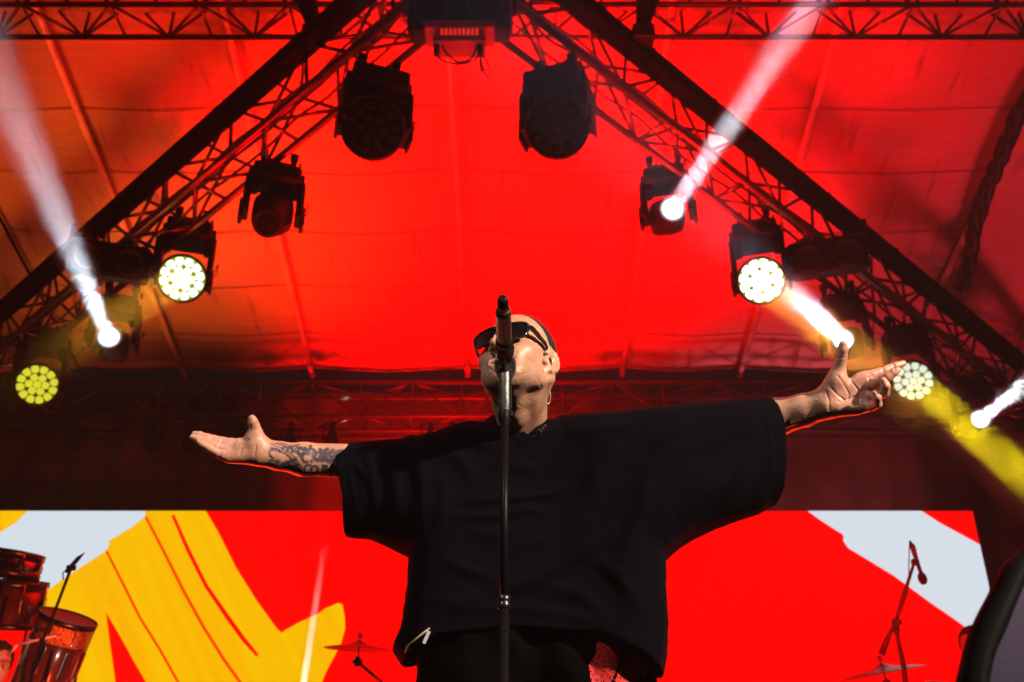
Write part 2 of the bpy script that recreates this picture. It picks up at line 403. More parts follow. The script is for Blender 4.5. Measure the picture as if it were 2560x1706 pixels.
# ================================================================== STAGE LAMPS
def lens_mat(name, col, s, core=None):
    m = emis(name, col, s, lines=False); return m
M_cellY = lens_mat('lit_yellow_cell', (1, .93, .05), .75)
M_cellW = lens_mat('lit_warm_cell', (1, .99, .70), 1.9)
M_cellW2 = lens_mat('lit_pale_cell', (.86, .92, .74), 1.0)
M_cellB = lens_mat('blown_out_cell', (1, 1, .80), 4)
M_cellOff = mat('unlit_lens', (.0025, .0025, .0025), .6, spec=.04)
M_glow = lens_mat('lens_gap_green', (.55, .8, .0), .42)
M_gap2 = lens_mat('lens_gap_dark', (.16, .22, .0), .25)
M_beamlens = lens_mat('lit_beam_lens', (.86, .93, 1), 6)
M_ringm = lens_mat('lit_lens_ring', (.55, .62, .72), .9)
M_ampoule = mat('lamp_rear_panel', (.35, .33, .33), .35)
def yoke_local(t, M, o, hw, arm, w, d, hb):
    """base on top, two yoke arms; local z up"""
    T = lambda v: o + M @ Vector(v)
    b = MB(); b.box(T((0, 0, arm+hb/2)), (hw*1.75, d*1.05, hb), M, .035, 3)
    b.box(T((0, 0, arm+hb+.025)), (hw*1.3, d*.55, .05), M, .012)
    for sx in (-1, 1): b.box(T((sx*hw*.93, 0, arm+hb*.5)), (.03, d*.5, hb*.55), M, .008)
    b.build('base', M_black, t)
    for sx in (-1, 1):
        b = MB()
        b.box(T((sx*(hw-.01), 0, arm*.45)), (w, d*.72, arm*1.15), M, .026, 3)
        b.box(T((sx*(hw-.035), 0, arm*.98)), (.10, d*.66, .10), M, .03, 3)
        b.box(T((sx*(hw+w*.3), 0, 0)), (w*.6, d*.5, .16), M, .015, 2)
        b.build('yoke_arm', M_black, t)
    for sx in (-1, 1):
        b = MB(); b.box(T((sx*.11, 0, arm+hb+.09)), (.045, .05, .10), M, .008); b.tube([T((sx*.11-.03, 0, arm+hb+.15)), T((sx*.11+.03, 0, arm+hb+.15))], .034, 10)
        b.box(T((sx*.11+.05, .03, arm+hb+.10)), (.02, .07, .02), M, .004)
        b.build('clamp', M_black, t)
    # safety wire
    b = MB(); pts = []
    for i in range(22):
        a = 2*PI*i/21*1.3; pts.append(T((hw+.03+.02*math.sin(a*.7), .03*math.cos(a*2), arm*.35+.05*math.sin(a)-.02*i/21)))
    b.tube(pts, .004, 5); b.build('safety_wire', M_rubber, t)
def wash(label, px, py, t0, face_d, lit, yaw=0, aim=None, roll=0, arm=.17, label_lens=None):
    """LED wash head; px,py,t0: the middle of its front face; aim: the way it points"""
    C0 = P(px, py, t0); R = face_d/2
    aim = Vector(aim) if aim is not None else (Vector((0, 0, CAMZ)) - C0)
    aim.normalize(); cen = C0 - aim*.13
    t = empty('wash_light', cen, label, 'stage light', 'round LED wash lights on the slanting trusses')
    M = Matrix.Rotation(yaw, 3, 'Z') @ Matrix.Rotation(roll, 3, 'Y')
    F = frame(aim, M @ Vector((1, 0, 0)))
    b = MB(); b.lathe([(0, -.20), (R*.55, -.20), (R*.82, -.17), (R*1.02, -.09), (R*1.10, 0), (R*1.12, .10), (R*1.10, .13), (R*1.03, .132), (R*1.03, .122), (0, .12)], F, 40, cen); b.build('head', M_black, t)
    for k in range(8):
        pass
    b = MB()
    for k in range(24):
        a = 2*PI*k/24; d = F @ Vector((math.cos(a), math.sin(a), 0)); c = cen + d*R*.93 - aim*.13
        b.box(c, (.006, .05, .07), frame(aim, F @ Vector((-math.sin(a), math.cos(a), 0))), .001, 1)
    b.build('cooling_fins', M_black, t)
    face = cen + aim*.1225
    mats = {'off': (M_cellOff, M_cellOff), 'yellow': (M_cellY, M_gap2), 'warm': (M_cellW, M_glow), 'pale': (M_cellW2, M_gap2), 'hot': (M_cellB, M_glow)}[lit]
    b = MB(); b.lathe([(0, .0), (R*1.0, .0), (R*1.0, .003), (0, .003)], F, 40, face); lens = b.build('lens_plate', mats[1], t)
    b = MB()
    rings = [(0, 1, .19), (.385, 6, .185), (.775, 12, .185)]
    if lit == 'off': rings = [(0, 1, .17), (.385, 6, .17), (.775, 12, .17)]
    for rr, n, cr in rings:
        for k in range(n):
            a = 2*PI*(k+.5*(n == 12))/n; base = Vector((rr*R*math.cos(a), rr*R*math.sin(a), .003))
            # cells are soft wedges: a superellipse a little wider than deep
            m = 20; wv = cr*R*(1.0 if n == 12 else .98); wr = cr*R*(1.04 if n == 12 else .98)
            ring_prev = None
            for (sc_, hz) in ((1, 0), (.93, .009), (.6, .016), (0, .018)):
                if sc_ == 0: ring = [b.bm.verts.new(face + F @ (base + Vector((0, 0, hz))))]
                else:
                    ring = []
                    for j in range(m):
                        th = 2*PI*j/m; c_, s_ = math.cos(th), math.sin(th); e = .75
                        x_ = math.copysign(abs(c_)**e, c_)*wr*sc_; y_ = math.copysign(abs(s_)**e, s_)*wv*sc_*(1+.12*math.copysign(abs(c_)**e, c_) if n == 12 else 1)
                        dd = Vector((math.cos(a)*x_ - math.sin(a)*y_, math.sin(a)*x_ + math.cos(a)*y_, hz))
                        ring.append(b.bm.verts.new(face + F @ (base + dd)))
                if ring_prev:
                    for j in range(m):
                        if len(ring) == 1: f = b.bm.faces.new((ring_prev[j], ring_prev[(j+1) % m], ring[0]))
                        else: f = b.bm.faces.new((ring_prev[j], ring_prev[(j+1) % m], ring[(j+1) % m], ring[j]))
                        f.smooth = True
                ring_prev = ring
    c = b.build('lens_cells', mats[0], lens)
    yoke_local(t, M, cen, R*1.12+.012, R*1.12+arm, .045, .30, .16)
    return t, C0, aim
def beamhead(label, px, py, t0, target, lit=True, yaw=0, r=.075, scale=1.0, roll=0, arm=.2):
    C0 = P(px, py, t0); aim = (Vector(target)-C0).normalized(); cen = C0 - aim*.20
    t = empty('beam_light', cen, label, 'stage light', 'beam moving heads on the slanting trusses')
    M = Matrix.Rotation(yaw, 3, 'Z') @ Matrix.Rotation(roll, 3, 'Y')
    F = frame(aim, M @ Vector((1, 0, 0)))
    # head: rounded square body that narrows to a round snout
    b = MB(); prof = [(-.21, .085, .35), (-.19, .115, .5), (-.05, .135, .6), (.05, .125, .8), (.13, .105, 1), (.195, r+.022, 1), (.2, r+.016, 1), (.2, r+.006, 1), (.186, r+.004, 1)]
    n = 32; prev = None
    for z, rr, e in prof:
        ring = []
        for k in range(n):
            a = 2*PI*k/n; c_, s_ = math.cos(a), math.sin(a)
            x_ = math.copysign(abs(c_)**e, c_)*rr*scale; y_ = math.copysign(abs(s_)**e, s_)*rr*scale
            ring.append(b.bm.verts.new(cen + F @ Vector((x_, y_, z))))
        if prev:
            for k in range(n): f = b.bm.faces.new((prev[k], prev[(k+1) % n], ring[(k+1) % n], ring[k])); f.smooth = True
        else: b.bm.faces.new(list(reversed(ring)))
        prev = ring
    b.build('head', M_black, t)
    b = MB(); b.lathe([(0, .193), (r*.8, .191), (r, .186), (r, .180), (0, .180)], F, 32, cen); b.build('lens', M_beamlens if lit else M_cellOff, t)
    b = MB(); b.lathe([(r+.001, .196), (r+.016, .2015), (r+.018, .199), (r+.003, .190)], F, 32, cen); b.build('lens_ring', M_ringm if lit else M_black, t)
    b = MB(); b.box(cen + F @ Vector((0, 0, -.235)), (.15*scale, .15*scale, .05), F, .012); b.build('rear_panel', M_ampoule, t)
    yoke_local(t, M, cen, .155*scale+.03, .15+arm*.5, .055, .24, .14)
    return t, C0, aim
WA = 'round LED wash light with %s'
wash(WA % 'unlit black face, hanging just left of the picture centre', 930, 318, 6.05, .355, 'off', yaw=.35, aim=(.05, -1, -.62), arm=.04)
wash(WA % 'unlit black face, hanging just right of the picture centre', 1394, 316, 6.05, .355, 'off', yaw=-.35, aim=(-.05, -1, -.62), arm=.04)
w4 = wash(WA % 'white glowing face on the left slanting truss', 455, 697, 7.84, .35, 'warm', yaw=.3, arm=.13)
w6 = wash(WA % 'yellow face of round cells at the far left edge', 93, 962, 8.7, .345, 'yellow', yaw=.3, arm=.13)
w8 = wash(WA % 'blown out white face on the right slanting truss', 1903, 702, 7.75, .345, 'hot', yaw=-.3, arm=.13)
w10 = wash(WA % 'pale cell face beside the fingertips of the raised hand', 2283, 953, 8.55, .33, 'pale', yaw=-.3, arm=.13)
BA = 'black moving head %s'
beamhead(BA % 'with an unlit lens, second lamp from the top on the left truss', 668, 560, 7.0, P(560, 760, 5.6), False, yaw=.3, scale=1.1)
hA = beamhead(BA % 'shooting a white beam up to the left edge', 272, 842, 8.1, P(-60, 60, 3.9), True, yaw=.3)
hB = beamhead(BA % 'shooting a thin white beam up to the right', 1682, 522, 7.3, P(2060, -40, 3.9), True, yaw=-.25)
hC = beamhead(BA % 'with a dazzling white streak just above the raised thumb', 2108, 850, 8.05, P(1560, 350, 3.2), True, yaw=-.3, r=.07)
hD = beamhead(BA % 'lowest on the right truss, with a white beam leaving the right edge', 2452, 1048, 9.0, P(2700, 850, 6.0), True, yaw=-.3, r=.07)
# ---- twin blinders
def blinder(label, px, py, t0, yaw, w=.62, bar=False):
    c = P(px, py, t0); t = empty('blinder', c, label, 'blinder', 'black twin blinders clamped to the trusses')
    aim = Vector((0, -1, -.35)).normalized(); aim = Matrix.Rotation(yaw, 3, 'Z') @ aim; F = frame(aim, Matrix.Rotation(yaw, 3, 'Z') @ Vector((1, 0, 0)))
    b = MB(); b.box(c, (w, .30, .2), F, .07, 4); b.build('housing', M_black, t)
    for sx in (-1, 1):
        b = MB(); b.lathe([(0, .085), (.07, .095), (.095, .108), (.11, .11), (.11, .09)], F, 28, c + F @ Vector((sx*w*.25, 0, 0))); b.build('reflector', mat('blinder_glass', (.008, .006, .006), .4, spec=.2), t)
        b = MB(); b.tube([c + F @ Vector((sx*(w/2+.01), 0, 0)), c + F @ Vector((sx*(w/2+.01), 0, 0)) + Vector((0, 0, .3))], .018, 8); b.build('bracket', M_black, t)
    return t
blinder('black twin lamp box clamped at the peak where the slanting trusses meet', 1150, 38, 5.9, 0)
blinder('black rounded twin lamp box on the left truss above a lit beam lamp', 275, 655, 7.9, .3)
blinder('black rounded twin lamp box on the right truss above the dazzling lamp', 2068, 645, 7.9, -.3)
# small control unit under the peak
M_unit = mat('brown_metal', (.16, .09, .07), .4, .5, noise_s=20)
c = P(1150, 92, 5.75); t = empty('control_unit', c, 'small metal box with a row of red slots and hanging cables under the peak', 'control unit')
b = MB(); b.box(c + Vector((0, 0, .02)), (.40, .16, .055), None, .008); b.box(c + Vector((0, -.0, -.075)), (.30, .14, .045), None, .008); b.build('body', M_unit, t)
b = MB()
for k in range(9): b.box(c + Vector((-.10+.025*k, -.06, -.03)), (.016, .03, .04), None, .003)
b.build('red_slots', emis('red_slot', (1, .02, .01), .7, lines=False), t)
for sx in (-.13, .12):
    b = MB(); b.box(c + Vector((sx, -.03, -.13)), (.035, .035, .07), None, .008); b.build('plug', M_black, t)
for pts in ([(-.13, -.16), (-.09, -.21), (0, -.235), (.08, -.21), (.12, -.16)], [(-.10, -.1), (-.06, -.17), (.0, -.22), (.07, -.19), (.1, -.1)], [(.12, -.16), (.135, -.26), (.165, -.33), (.18, -.29), (.16, -.22), (.13, -.17), (.12, -.22), (.13, -.29)]):
    b = MB(); q = [c + Vector((x, -.03, z)) for x, z in pts]
    sm = []
    for i in range(len(q)-1):
        for k in range(4):
            a = q[max(i-1, 0)]; p1 = q[i]; p2 = q[i+1]; d = q[min(i+2, len(q)-1)]; u = k/4
            sm.append(.5*((2*p1)+(p2-a)*u+(2*a-5*p1+4*p2-d)*u*u+(3*p1-a-3*p2+d)*u**3))
    sm.append(q[-1]); b.tube(sm, .0065, 6); b.build('cable', M_rubber, t)
# ---- thick cable loom hanging beside the right rib
b = MB(); q = [PR(2600, 190, 6.95), PR(2555, 270, 6.9), PR(2500, 400, 6.85), PR(2465, 470, 6.85), PR(2440, 560, 6.8), PR(2425, 640, 6.7), PR(2400, 720, 6.5)]
for j in range(4):
    pts = []
    for i in range(61):
        f = i/60*(len(q)-1); k = min(int(f), len(q)-2); p = q[k].lerp(q[k+1], f-k)
        a = i*.35+j*PI/2; pts.append(p + Vector((math.cos(a)*.03, math.sin(a)*.03, math.sin(a*1.3+j)*.03)))
    b.tube(pts, .042, 8)
tag(b.build('cable_loom', M_rubber), 'thick black bundle of cables sagging beside the rightmost roof rib', 'cable')

# ---- beams: disk lamps just ahead of the lenses, in smoke added along each beam
def smoke_cone(name, label, A, B, r0, r1, dens, col=(1, 1, 1), an=.0, fade=.25, lump=.22, rise=.4):
    """denser smoke added in the shape of a beam, built along its own z; thin at its skin and its ends, lumpy inside"""
    A = Vector(A); B = Vector(B); Lh = (B-A).length; b = MB(); n = 4
    b.tube([(0, 0, Lh*i/n) for i in range(n+1)], [r0+(r1-r0)*i/n for i in range(n+1)], 24)
    m = bpy.data.materials.new(name+'_air'); m.use_nodes = True; nt = m.node_tree; Lk = nt.links
    for q in list(nt.nodes):
        if q.type == 'BSDF_PRINCIPLED': nt.nodes.remove(q)
    v = nt.nodes.new('ShaderNodeVolumePrincipled'); v.inputs['Color'].default_value = (*col, 1); v.inputs['Anisotropy'].default_value = an
    Lk.new(v.outputs[0], nt.nodes['Material Output'].inputs['Volume'])
    tc = nt.nodes.new('ShaderNodeTexCoord'); sp = nt.nodes.new('ShaderNodeSeparateXYZ'); Lk.new(tc.outputs['Object'], sp.inputs[0])
    def mth(op, a, b_=None, c_=None):
        q = nt.nodes.new('ShaderNodeMath'); q.operation = op
        for i_, x in enumerate((a, b_, c_)):
            if x is None: continue
            if isinstance(x, (int, float)): q.inputs[i_].default_value = x
            else: Lk.new(x, q.inputs[i_])
        return q.outputs[0]
    rr = mth('SQRT', mth('ADD', mth('MULTIPLY', sp.outputs[0], sp.outputs[0]), mth('MULTIPLY', sp.outputs[1], sp.outputs[1])))
    zz = mth('DIVIDE', sp.outputs[2], Lh); R_ = mth('MULTIPLY_ADD', zz, r1-r0, r0)
    q = mth('DIVIDE', rr, R_); fr = mth('SUBTRACT', 1, mth('MULTIPLY', q, q)); fr = mth('MAXIMUM', fr, 0)
    fe = mth('MINIMUM', 1, mth('DIVIDE', mth('SUBTRACT', 1, zz), fade)); fe = mth('MAXIMUM', fe, 0); fe = mth('MULTIPLY', fe, mth('MINIMUM', 1, mth('MULTIPLY_ADD', zz, 4.0, rise)))
    nz = nt.nodes.new('ShaderNodeTexNoise'); nz.inputs['Scale'].default_value = 3.2; nz.inputs['Detail'].default_value = 3; Lk.new(tc.outputs['Object'], nz.inputs['Vector'])
    nr = nt.nodes.new('ShaderNodeMapRange'); nr.inputs[1].default_value = .35; nr.inputs[2].default_value = .68; nr.inputs[3].default_value = 1-lump; nr.inputs[4].default_value = 1+lump; Lk.new(nz.outputs[0], nr.inputs[0])
    d = mth('MULTIPLY', mth('MULTIPLY', mth('MULTIPLY', fr, fe), nr.outputs[0]), dens); Lk.new(d, v.inputs['Density'])
    o = b.build(name, m); o.location = A; o.rotation_euler = (B-A).to_track_quat('Z', 'Y').to_euler()
    return tag(o, label, 'smoke', kind='stuff')
def beam(head, length, r0, r1, power, col, dens, label, blend=.35, off=.03, deg=None, fade=.25, lump=.22, rise=.4):
    t, C0, aim = head; s = C0 + aim*off; e = C0 + aim*length
    ang = deg or 2*math.degrees(math.atan((r1-r0)/length)) + 1.2
    disk_lamp('lamp_beam', s, e, power*PW, col, r0*.78, ang)
    smoke_cone('smoke', label, C0+aim*.02, e, r0*1.3, max(r1, r0)*1.5, dens, fade=fade, lump=lump, rise=rise)  # cone of denser smoke, added so that the beam shows
PW = .02
beam(hA, 6.6, .075, .17, 125, (.78, .84, 1), .5, 'added smoke cone showing the white beam at the upper left')
beam(hB, 6.4, .075, .085, 105, (.84, .80, 1), .45, 'added smoke cone showing the narrow white beam at the upper right')
beam(hC, 2.6, .07, .12, 480, (.60, .72, 1), 1.0, 'added smoke cone showing the dazzling beam above the raised thumb', fade=.9, lump=.5, rise=1)
beam(hD, 3.4, .07, .085, 120, (.82, .88, 1), .6, 'added smoke cone showing the white beam at the right edge')
w8a = (w8[0], w8[1], (P(2300, 1010, 7.0)-w8[1]).normalized())
beam(w8a, 1.7, .17, .30, 800, (1, .42, .04), .5, 'added smoke cone, orange lit, below the blown out wash light', fade=.9, lump=.5)
w10a = (w10[0], w10[1], (P(2620, 1240, 7.6)-w10[1]).normalized())
beam(w10a, 2.2, .17, .26, 500, (.95, .85, .0), .6, 'added smoke cone, yellow lit, falling away below the pale cell light', fade=.8, lump=.75)
w4a = (w4[0], w4[1], (P(200, 850, 7.0)-w4[1]).normalized())
beam(w4a, 1.5, .17, .28, 400, (1, .5, .03), .22, 'added smoke cone, faintly orange lit, below the white glowing wash light', fade=.9)
# thin beam from a lamp on the stage floor
fl0 = P(738, 1850, 6.6); t = empty('floor_beam_light', fl0, 'small floor lamp sending a thin white beam up in front of the screen', 'stage light')
b = MB(); b.lathe([(0, -.16), (.06, -.15), (.075, -.08), (.07, .0), (.055, .0), (.05, -.01), (0, -.01)], frame(P(806, 1400, 8.3)-fl0), 24, fl0); b.build('head', M_black, t)
b = MB(); b.tube([fl0-Vector((0, 0, .12)), (fl0.x, fl0.y, STAGE+.02)], .02, 8); b.box((fl0.x, fl0.y, STAGE+.02), (.3, .3, .04), None, .01); b.build('stand', M_black, t)
beam((t, fl0, (P(806, 1400, 8.3)-fl0).normalized()), 2.1, .032, .03, 26, (1, .93, .9), 1.6, 'added smoke cone showing the faint floor beam in front of the screen', fade=.8)
# ================================================================== SCULPTING: signed distance fields -> meshes
f4 = np.float32
def V3(v): return np.array([v[0], v[1], v[2]], f4)
def sd_cone(p, a, b, r1, r2):
    """capsule whose radius goes from r1 to r2"""
    a = V3(a); b = V3(b); ba = b-a; l2 = float(ba@ba); pa = p-a
    h = np.clip((pa@ba)/l2, 0, 1)
    d = pa - h[:, None]*ba
    return np.sqrt((d*d).sum(1)) - (r1 + (r2-r1)*h)
def sd_ell(p, c, Mi, r):
    """ellipsoid; Mi rows are its axes"""
    q = (p-V3(c)) @ np.array(Mi, f4).T; r = np.array(r, f4)
    k0 = np.sqrt(((q/r)**2).sum(1)); k1 = np.sqrt(((q/(r*r))**2).sum(1))+1e-9
    return k0*(k0-1)/k1
def smin(a, b, k):
    h = np.maximum(k-np.abs(a-b), 0)/k
    return np.minimum(a, b) - h*h*k*.25
def smax(a, b, k): return -smin(-a, -b, k)
def surfnet(fun, lo, hi, h, nb=8, margin=.6):
    """sparse surface nets: blocks near the surface only"""
    lo = np.array(lo, f4); hi = np.array(hi, f4); B = h*nb
    n = np.ceil((hi-lo)/B).astype(int)
    I, J, K = np.meshgrid(*[np.arange(k) for k in n], indexing='ij'); blk = np.stack([I.ravel(), J.ravel(), K.ravel()], 1)
    ctr = (lo + (blk+.5)*B).astype(f4); d = np.concatenate([fun(c) for c in np.array_split(ctr, max(1, len(ctr)//200000))])
    blk = blk[np.abs(d) < B*(.87+margin)]
    g = np.arange(nb+1); G = np.stack(np.meshgrid(g, g, g, indexing='ij'), -1).reshape(-1, 3)
    allv, keys, edges = [], [], []
    M = int(max(n)*nb+4)
    key = lambda c: (c[..., 0].astype(np.int64)*M + c[..., 1])*M + c[..., 2]
    corner = np.array([[i, j, k] for i in (0, 1) for j in (0, 1) for k in (0, 1)])
    Epairs = [(a, b) for a in range(8) for b in range(a+1, 8) if np.abs(corner[a]-corner[b]).sum() == 1]
    for part in np.array_split(blk, max(1, len(blk)//500)):
        base = part*nb
        gp = base[:, None, :] + G[None]
        F = fun((lo + gp.reshape(-1, 3)*h).astype(f4)).reshape(len(part), nb+1, nb+1, nb+1)
        C = [F[:, i:i+nb, j:j+nb, k:k+nb] for i, j, k in corner]
        neg = sum((c < 0).astype(np.int8) for c in C); act = (neg > 0) & (neg < 8)
        bi, ci, cj, ck = np.nonzero(act)
        if not len(bi): continue
        cell = base[bi] + np.stack([ci, cj, ck], 1)
        cv = np.stack([c[act] for c in C], 1)
        acc = np.zeros((len(bi), 3)); cnt = np.zeros(len(bi))
        for a, b in Epairs:
            fa, fb = cv[:, a], cv[:, b]; m = (fa < 0) != (fb < 0)
            t = fa/(fa-fb+1e-12); pt = corner[a] + (corner[b]-corner[a])*t[:, None]
            acc[m] += pt[m]; cnt[m] += 1
        allv.append(lo + (cell + acc/cnt[:, None])*h); keys.append(key(cell))
        s0 = cv[:, 0] < 0
        for ax, cidx in ((0, 4), (1, 2), (2, 1)):
            m = s0 != (cv[:, cidx] < 0); edges.append((ax, cell[m], s0[m]))
    Vv = np.concatenate(allv); Kk = np.concatenate(keys); o = np.argsort(Kk); Ks = Kk[o]
    Q = []
    for ax, cell, s in edges:
        if not len(cell): continue
        u = [0, 0, 0]; v = [0, 0, 0]; u[(ax+1) % 3] = 1; v[(ax+2) % 3] = 1
        cc = [cell, cell-u, cell-np.array(u)-v, cell-v]
        idx = []; ok = np.ones(len(cell), bool)
        for c in cc:
            k = key(c); p = np.searchsorted(Ks, k); p = np.minimum(p, len(Ks)-1); ok &= Ks[p] == k; idx.append(o[p])
        q = np.stack(idx, 1); q[~s] = q[~s][:, ::-1]; Q.append(q[ok])
    Q = np.concatenate(Q)
    return Vv.astype(f4), Q
def project(fun, Vv, it=2, e=4e-4):
    """slide vertices onto the field and return its normals"""
    for _ in range(it):
        d = fun(Vv); g = np.stack([fun(Vv+np.array(a, f4)*e)-fun(Vv-np.array(a, f4)*e) for a in ((1, 0, 0), (0, 1, 0), (0, 0, 1))], 1)/(2*e)
        l2 = np.maximum((g*g).sum(1), .2); st = np.clip(d/l2, -.002, .002); Vv = (Vv - g*st[:, None]).astype(f4)
    return Vv
def npmesh(name, Vv, Q, m, parent=None, attr=None):
    me = bpy.data.meshes.new(name); me.from_pydata(Vv.tolist(), [], Q.tolist()); me.update()
    if attr:
        for k, a in attr.items():
            at = me.attributes.new(k, 'FLOAT', 'POINT'); at.data.foreach_set('value', a.astype(f4))
    return link(name, me, m, parent, smooth=True)

# ================================================================== THE SINGER
XC = Vector((1, 0, 0)); YC = Vector((0, -sn, cs)); ZC = Vector((0, -cs, -sn))   # picture right, up, towards the viewer
def W3(x, y, z): return (XC*x + YC*y + ZC*z)
hF = W3(-.42, .63, .66).normalized(); hR = W3(.91, .246, .345); hR = (hR - hF*hR.dot(hF)).normalized(); hU = hF.cross(hR).normalized()
if hU.dot(YC) < 0: hU = -hU
HS = 1.05                                   # head scale
brow = P(1250, 842, 2.27)
HC = brow - hF*(.088*HS)
def H(r, f, u): return HC + (hR*r + hF*f + hU*u)*HS
HM = np.array([list(hR), list(hF), list(hU)], f4)
neckbase = P(1303, 1090, 2.47)
HCv = V3(HC)
WR = [(1296, 1012, 1330, 1034, 1), (1292, 1026, 1338, 1056, 1.2), (1300, 1044, 1336, 1070, 1), (1322, 1000, 1352, 1040, 1.5), (1345, 985, 1366, 1024, 1.2), (1286, 1060, 1310, 1082, 1), (1318, 1020, 1340, 1030, .8), (1310, 1056, 1350, 1066, .9),
      (1284, 898, 1300, 924, 1.3), (1290, 942, 1326, 930, 1.2), (1300, 955, 1322, 950, .9), (1282, 930, 1296, 944, 1), (1338, 866, 1352, 880, .9), (1334, 874, 1350, 888, .8), (1242, 880, 1226, 908, 1.2), (1236, 930, 1216, 915, 1), (1306, 888, 1330, 905, .8), (1340, 940, 1352, 965, 1)]
def f_head(p):
    s = HS
    E = lambda c, r: sd_ell(p, H(*c), HM, [x*s for x in r])
    Cn = lambda a, b, r1, r2: sd_cone(p, H(*a), H(*b), r1*s, r2*s)
    d = E((0, -.018, .035), (.077, .096, .088))
    d = smin(d, E((0, .03, -.025), (.063, .055, .075)), .03*s)
    for q in (-1, 1):
        d = smin(d, Cn((q*.052, -.005, -.062), (q*.022, .06, -.098), .020, .019), .03*s)     # jaw
        d = smin(d, E((q*.043, .052, -.028), (.021, .018, .018)), .02*s)                      # cheekbone
        d = smin(d, Cn((q*.014, .083, .020), (q*.040, .070, .020), .010, .010), .015*s)       # brow ridge
        d = smin(d, Cn((q*.030, .066, -.05), (q*.030, .064, -.085), .014, .012), .03*s)       # cheeks
    d = smin(d, Cn((0, .066, -.102), (0, .068, -.096), .021, .019), .02*s)                    # chin
    for q in (-1, 1):
        d = smax(d, -sd_ell(p, H(q*.031, .094, -.002), HM, [x*s for x in (.019, .016, .012)]), .014*s)
        d = smin(d, Cn((q*.031, .071, -.001), (q*.031, .0711, -.001), .0125, .0125), .003*s)
    d = smin(d, Cn((0, .086, .006), (0, .110, -.036), .0065, .0105), .012*s)                  # nose
    for q in (-1, 1):
        d = smin(d, Cn((q*.012, .098, -.042), (q*.013, .095, -.040), .0078, .0078), .006*s)
        d = smax(d, -Cn((q*.0075, .104, -.054), (q*.0085, .098, -.040), .0042, .0035), .003*s)
        # nasolabial fold
        d = smax(d, -Cn((q*.022, .094, -.044), (q*.033, .081, -.066), .0016, .0018), .006*s)
        # neck lines behind the jaw
    d = smin(d, Cn((-.020, .082, -.068), (.020, .082, -.068), .0070, .0070), .008*s)
    d = smin(d, Cn((-.016, .083, -.080), (.016, .083, -.080), .0075, .0075), .008*s)
    d = smax(d, -E((0, .093, -.0735), (.019, .014, .0035)), .004*s)
    # forehead lines
    # ears
    for q in (-1, 1):
        e = None; n = 11
        for i in range(n):
            a0 = math.radians(-70 + 300*i/n); a1 = math.radians(-70+300*(i+1)/n)
            def ep(a): return H(q*(.073+.007*(1+math.cos(a+.4))), -.012-.017*math.cos(a+.4), -.015+.028*math.sin(a+.4))
            rr = .0048 if i < 8 else .0045
            x = sd_cone(p, ep(a0), ep(a1), rr*s, rr*s); e = x if e is None else smin(e, x, .002*s)
        e = smin(e, sd_ell(p, H(q*.078, -.014, -.016), HM, [x*s for x in (.008, .018, .028)]), .004*s)
        e = smin(e, Cn((q*.068, -.001, -.043), (q*.070, -.004, -.047), .0075, .0075), .006*s)
        e = smin(e, Cn((q*.074, -.018, -.006), (q*.076, -.004, .004), .0035, .003), .003*s)
        e = smax(e, -sd_ell(p, H(q*.087, -.006, -.018), HM, [x*s for x in (.009, .011, .015)]), .004*s)
        e = smin(e, Cn((q*.069, .009, -.021), (q*.070, .007, -.027), .0045, .004), .003*s)
        d = smin(d, e, .006*s)
    # neck
    nb_ = neckbase
    ax = (nb_ - H(0, -.03, -.05))
    d = smin(d, sd_cone(p, H(0, -.035, -.045), nb_, .056*s, .064), .022)
    st = P(1288, 1092, 2.385)
    d = smin(d, sd_cone(p, H(.066, -.032, -.045), st + Vector((.018, 0, 0)), .014, .0105), .014)
    d = smin(d, sd_cone(p, H(-.066, -.032, -.045), st - Vector((.022, 0, 0)), .014, .0105), .014)
    throat0 = H(0, .018, -.095); 
    d = smin(d, sd_cone(p, throat0, st, .022, .018), .03)
    d = smin(d, sd_cone(p, throat0.lerp(st, .45), throat0.lerp(st, .52), .026, .026), .018)    # adam's apple
    g = None
    for x0, y0, x1, y1, wd in WR:
        pa, pb = P(x0, y0, 2.3), P(x1, y1, 2.3); nrm = V3((Vector((0, 0, CAMZ))-(pa+pb)/2).normalized()); q = V3(pb-pa); L_ = float(np.sqrt(q@q)); u = q/L_; w = np.cross(nrm, u)
        # measured across the line of the wrinkle, whatever its depth
        r_ = p-V3(pa); sc_ = 1; s1 = r_@u; over = np.maximum(np.maximum(-s1, s1-L_), 0); w1 = r_@w
        x = np.exp(-(w1*w1+over*over)/(2*(.0013*wd)**2))*wd; g = x if g is None else np.maximum(g, x)
    front = np.clip((p-HCv)@V3(hF)/.02+.5+1.5*np.clip(-((p-HCv)@V3(hU))/.05, 0, 1), 0, 1)
    d = d + .0007*g*front
    return d
# arms: (x, y, t, radius)
armL = [(1150, 1165, 2.48, .058), (905, 1155, 2.44, .043), (760, 1149, 2.41, .0395), (695, 1140, 2.40, .033), (655, 1130, 2.39, .0255)]
armR = [(1480, 1125, 2.50, .060), (1850, 1062, 2.42, .050), (1940, 1044, 2.39, .0445), (2010, 1026, 2.36, .038), (2058, 1008, 2.34, .0325)]
def chain(p, pts, k=.01):
    d = None
    for a, b in zip(pts, pts[1:]):
        x = sd_cone(p, P(*a[:3]), P(*b[:3]), a[3], b[3]); d = x if d is None else smin(d, x, k)
    return d
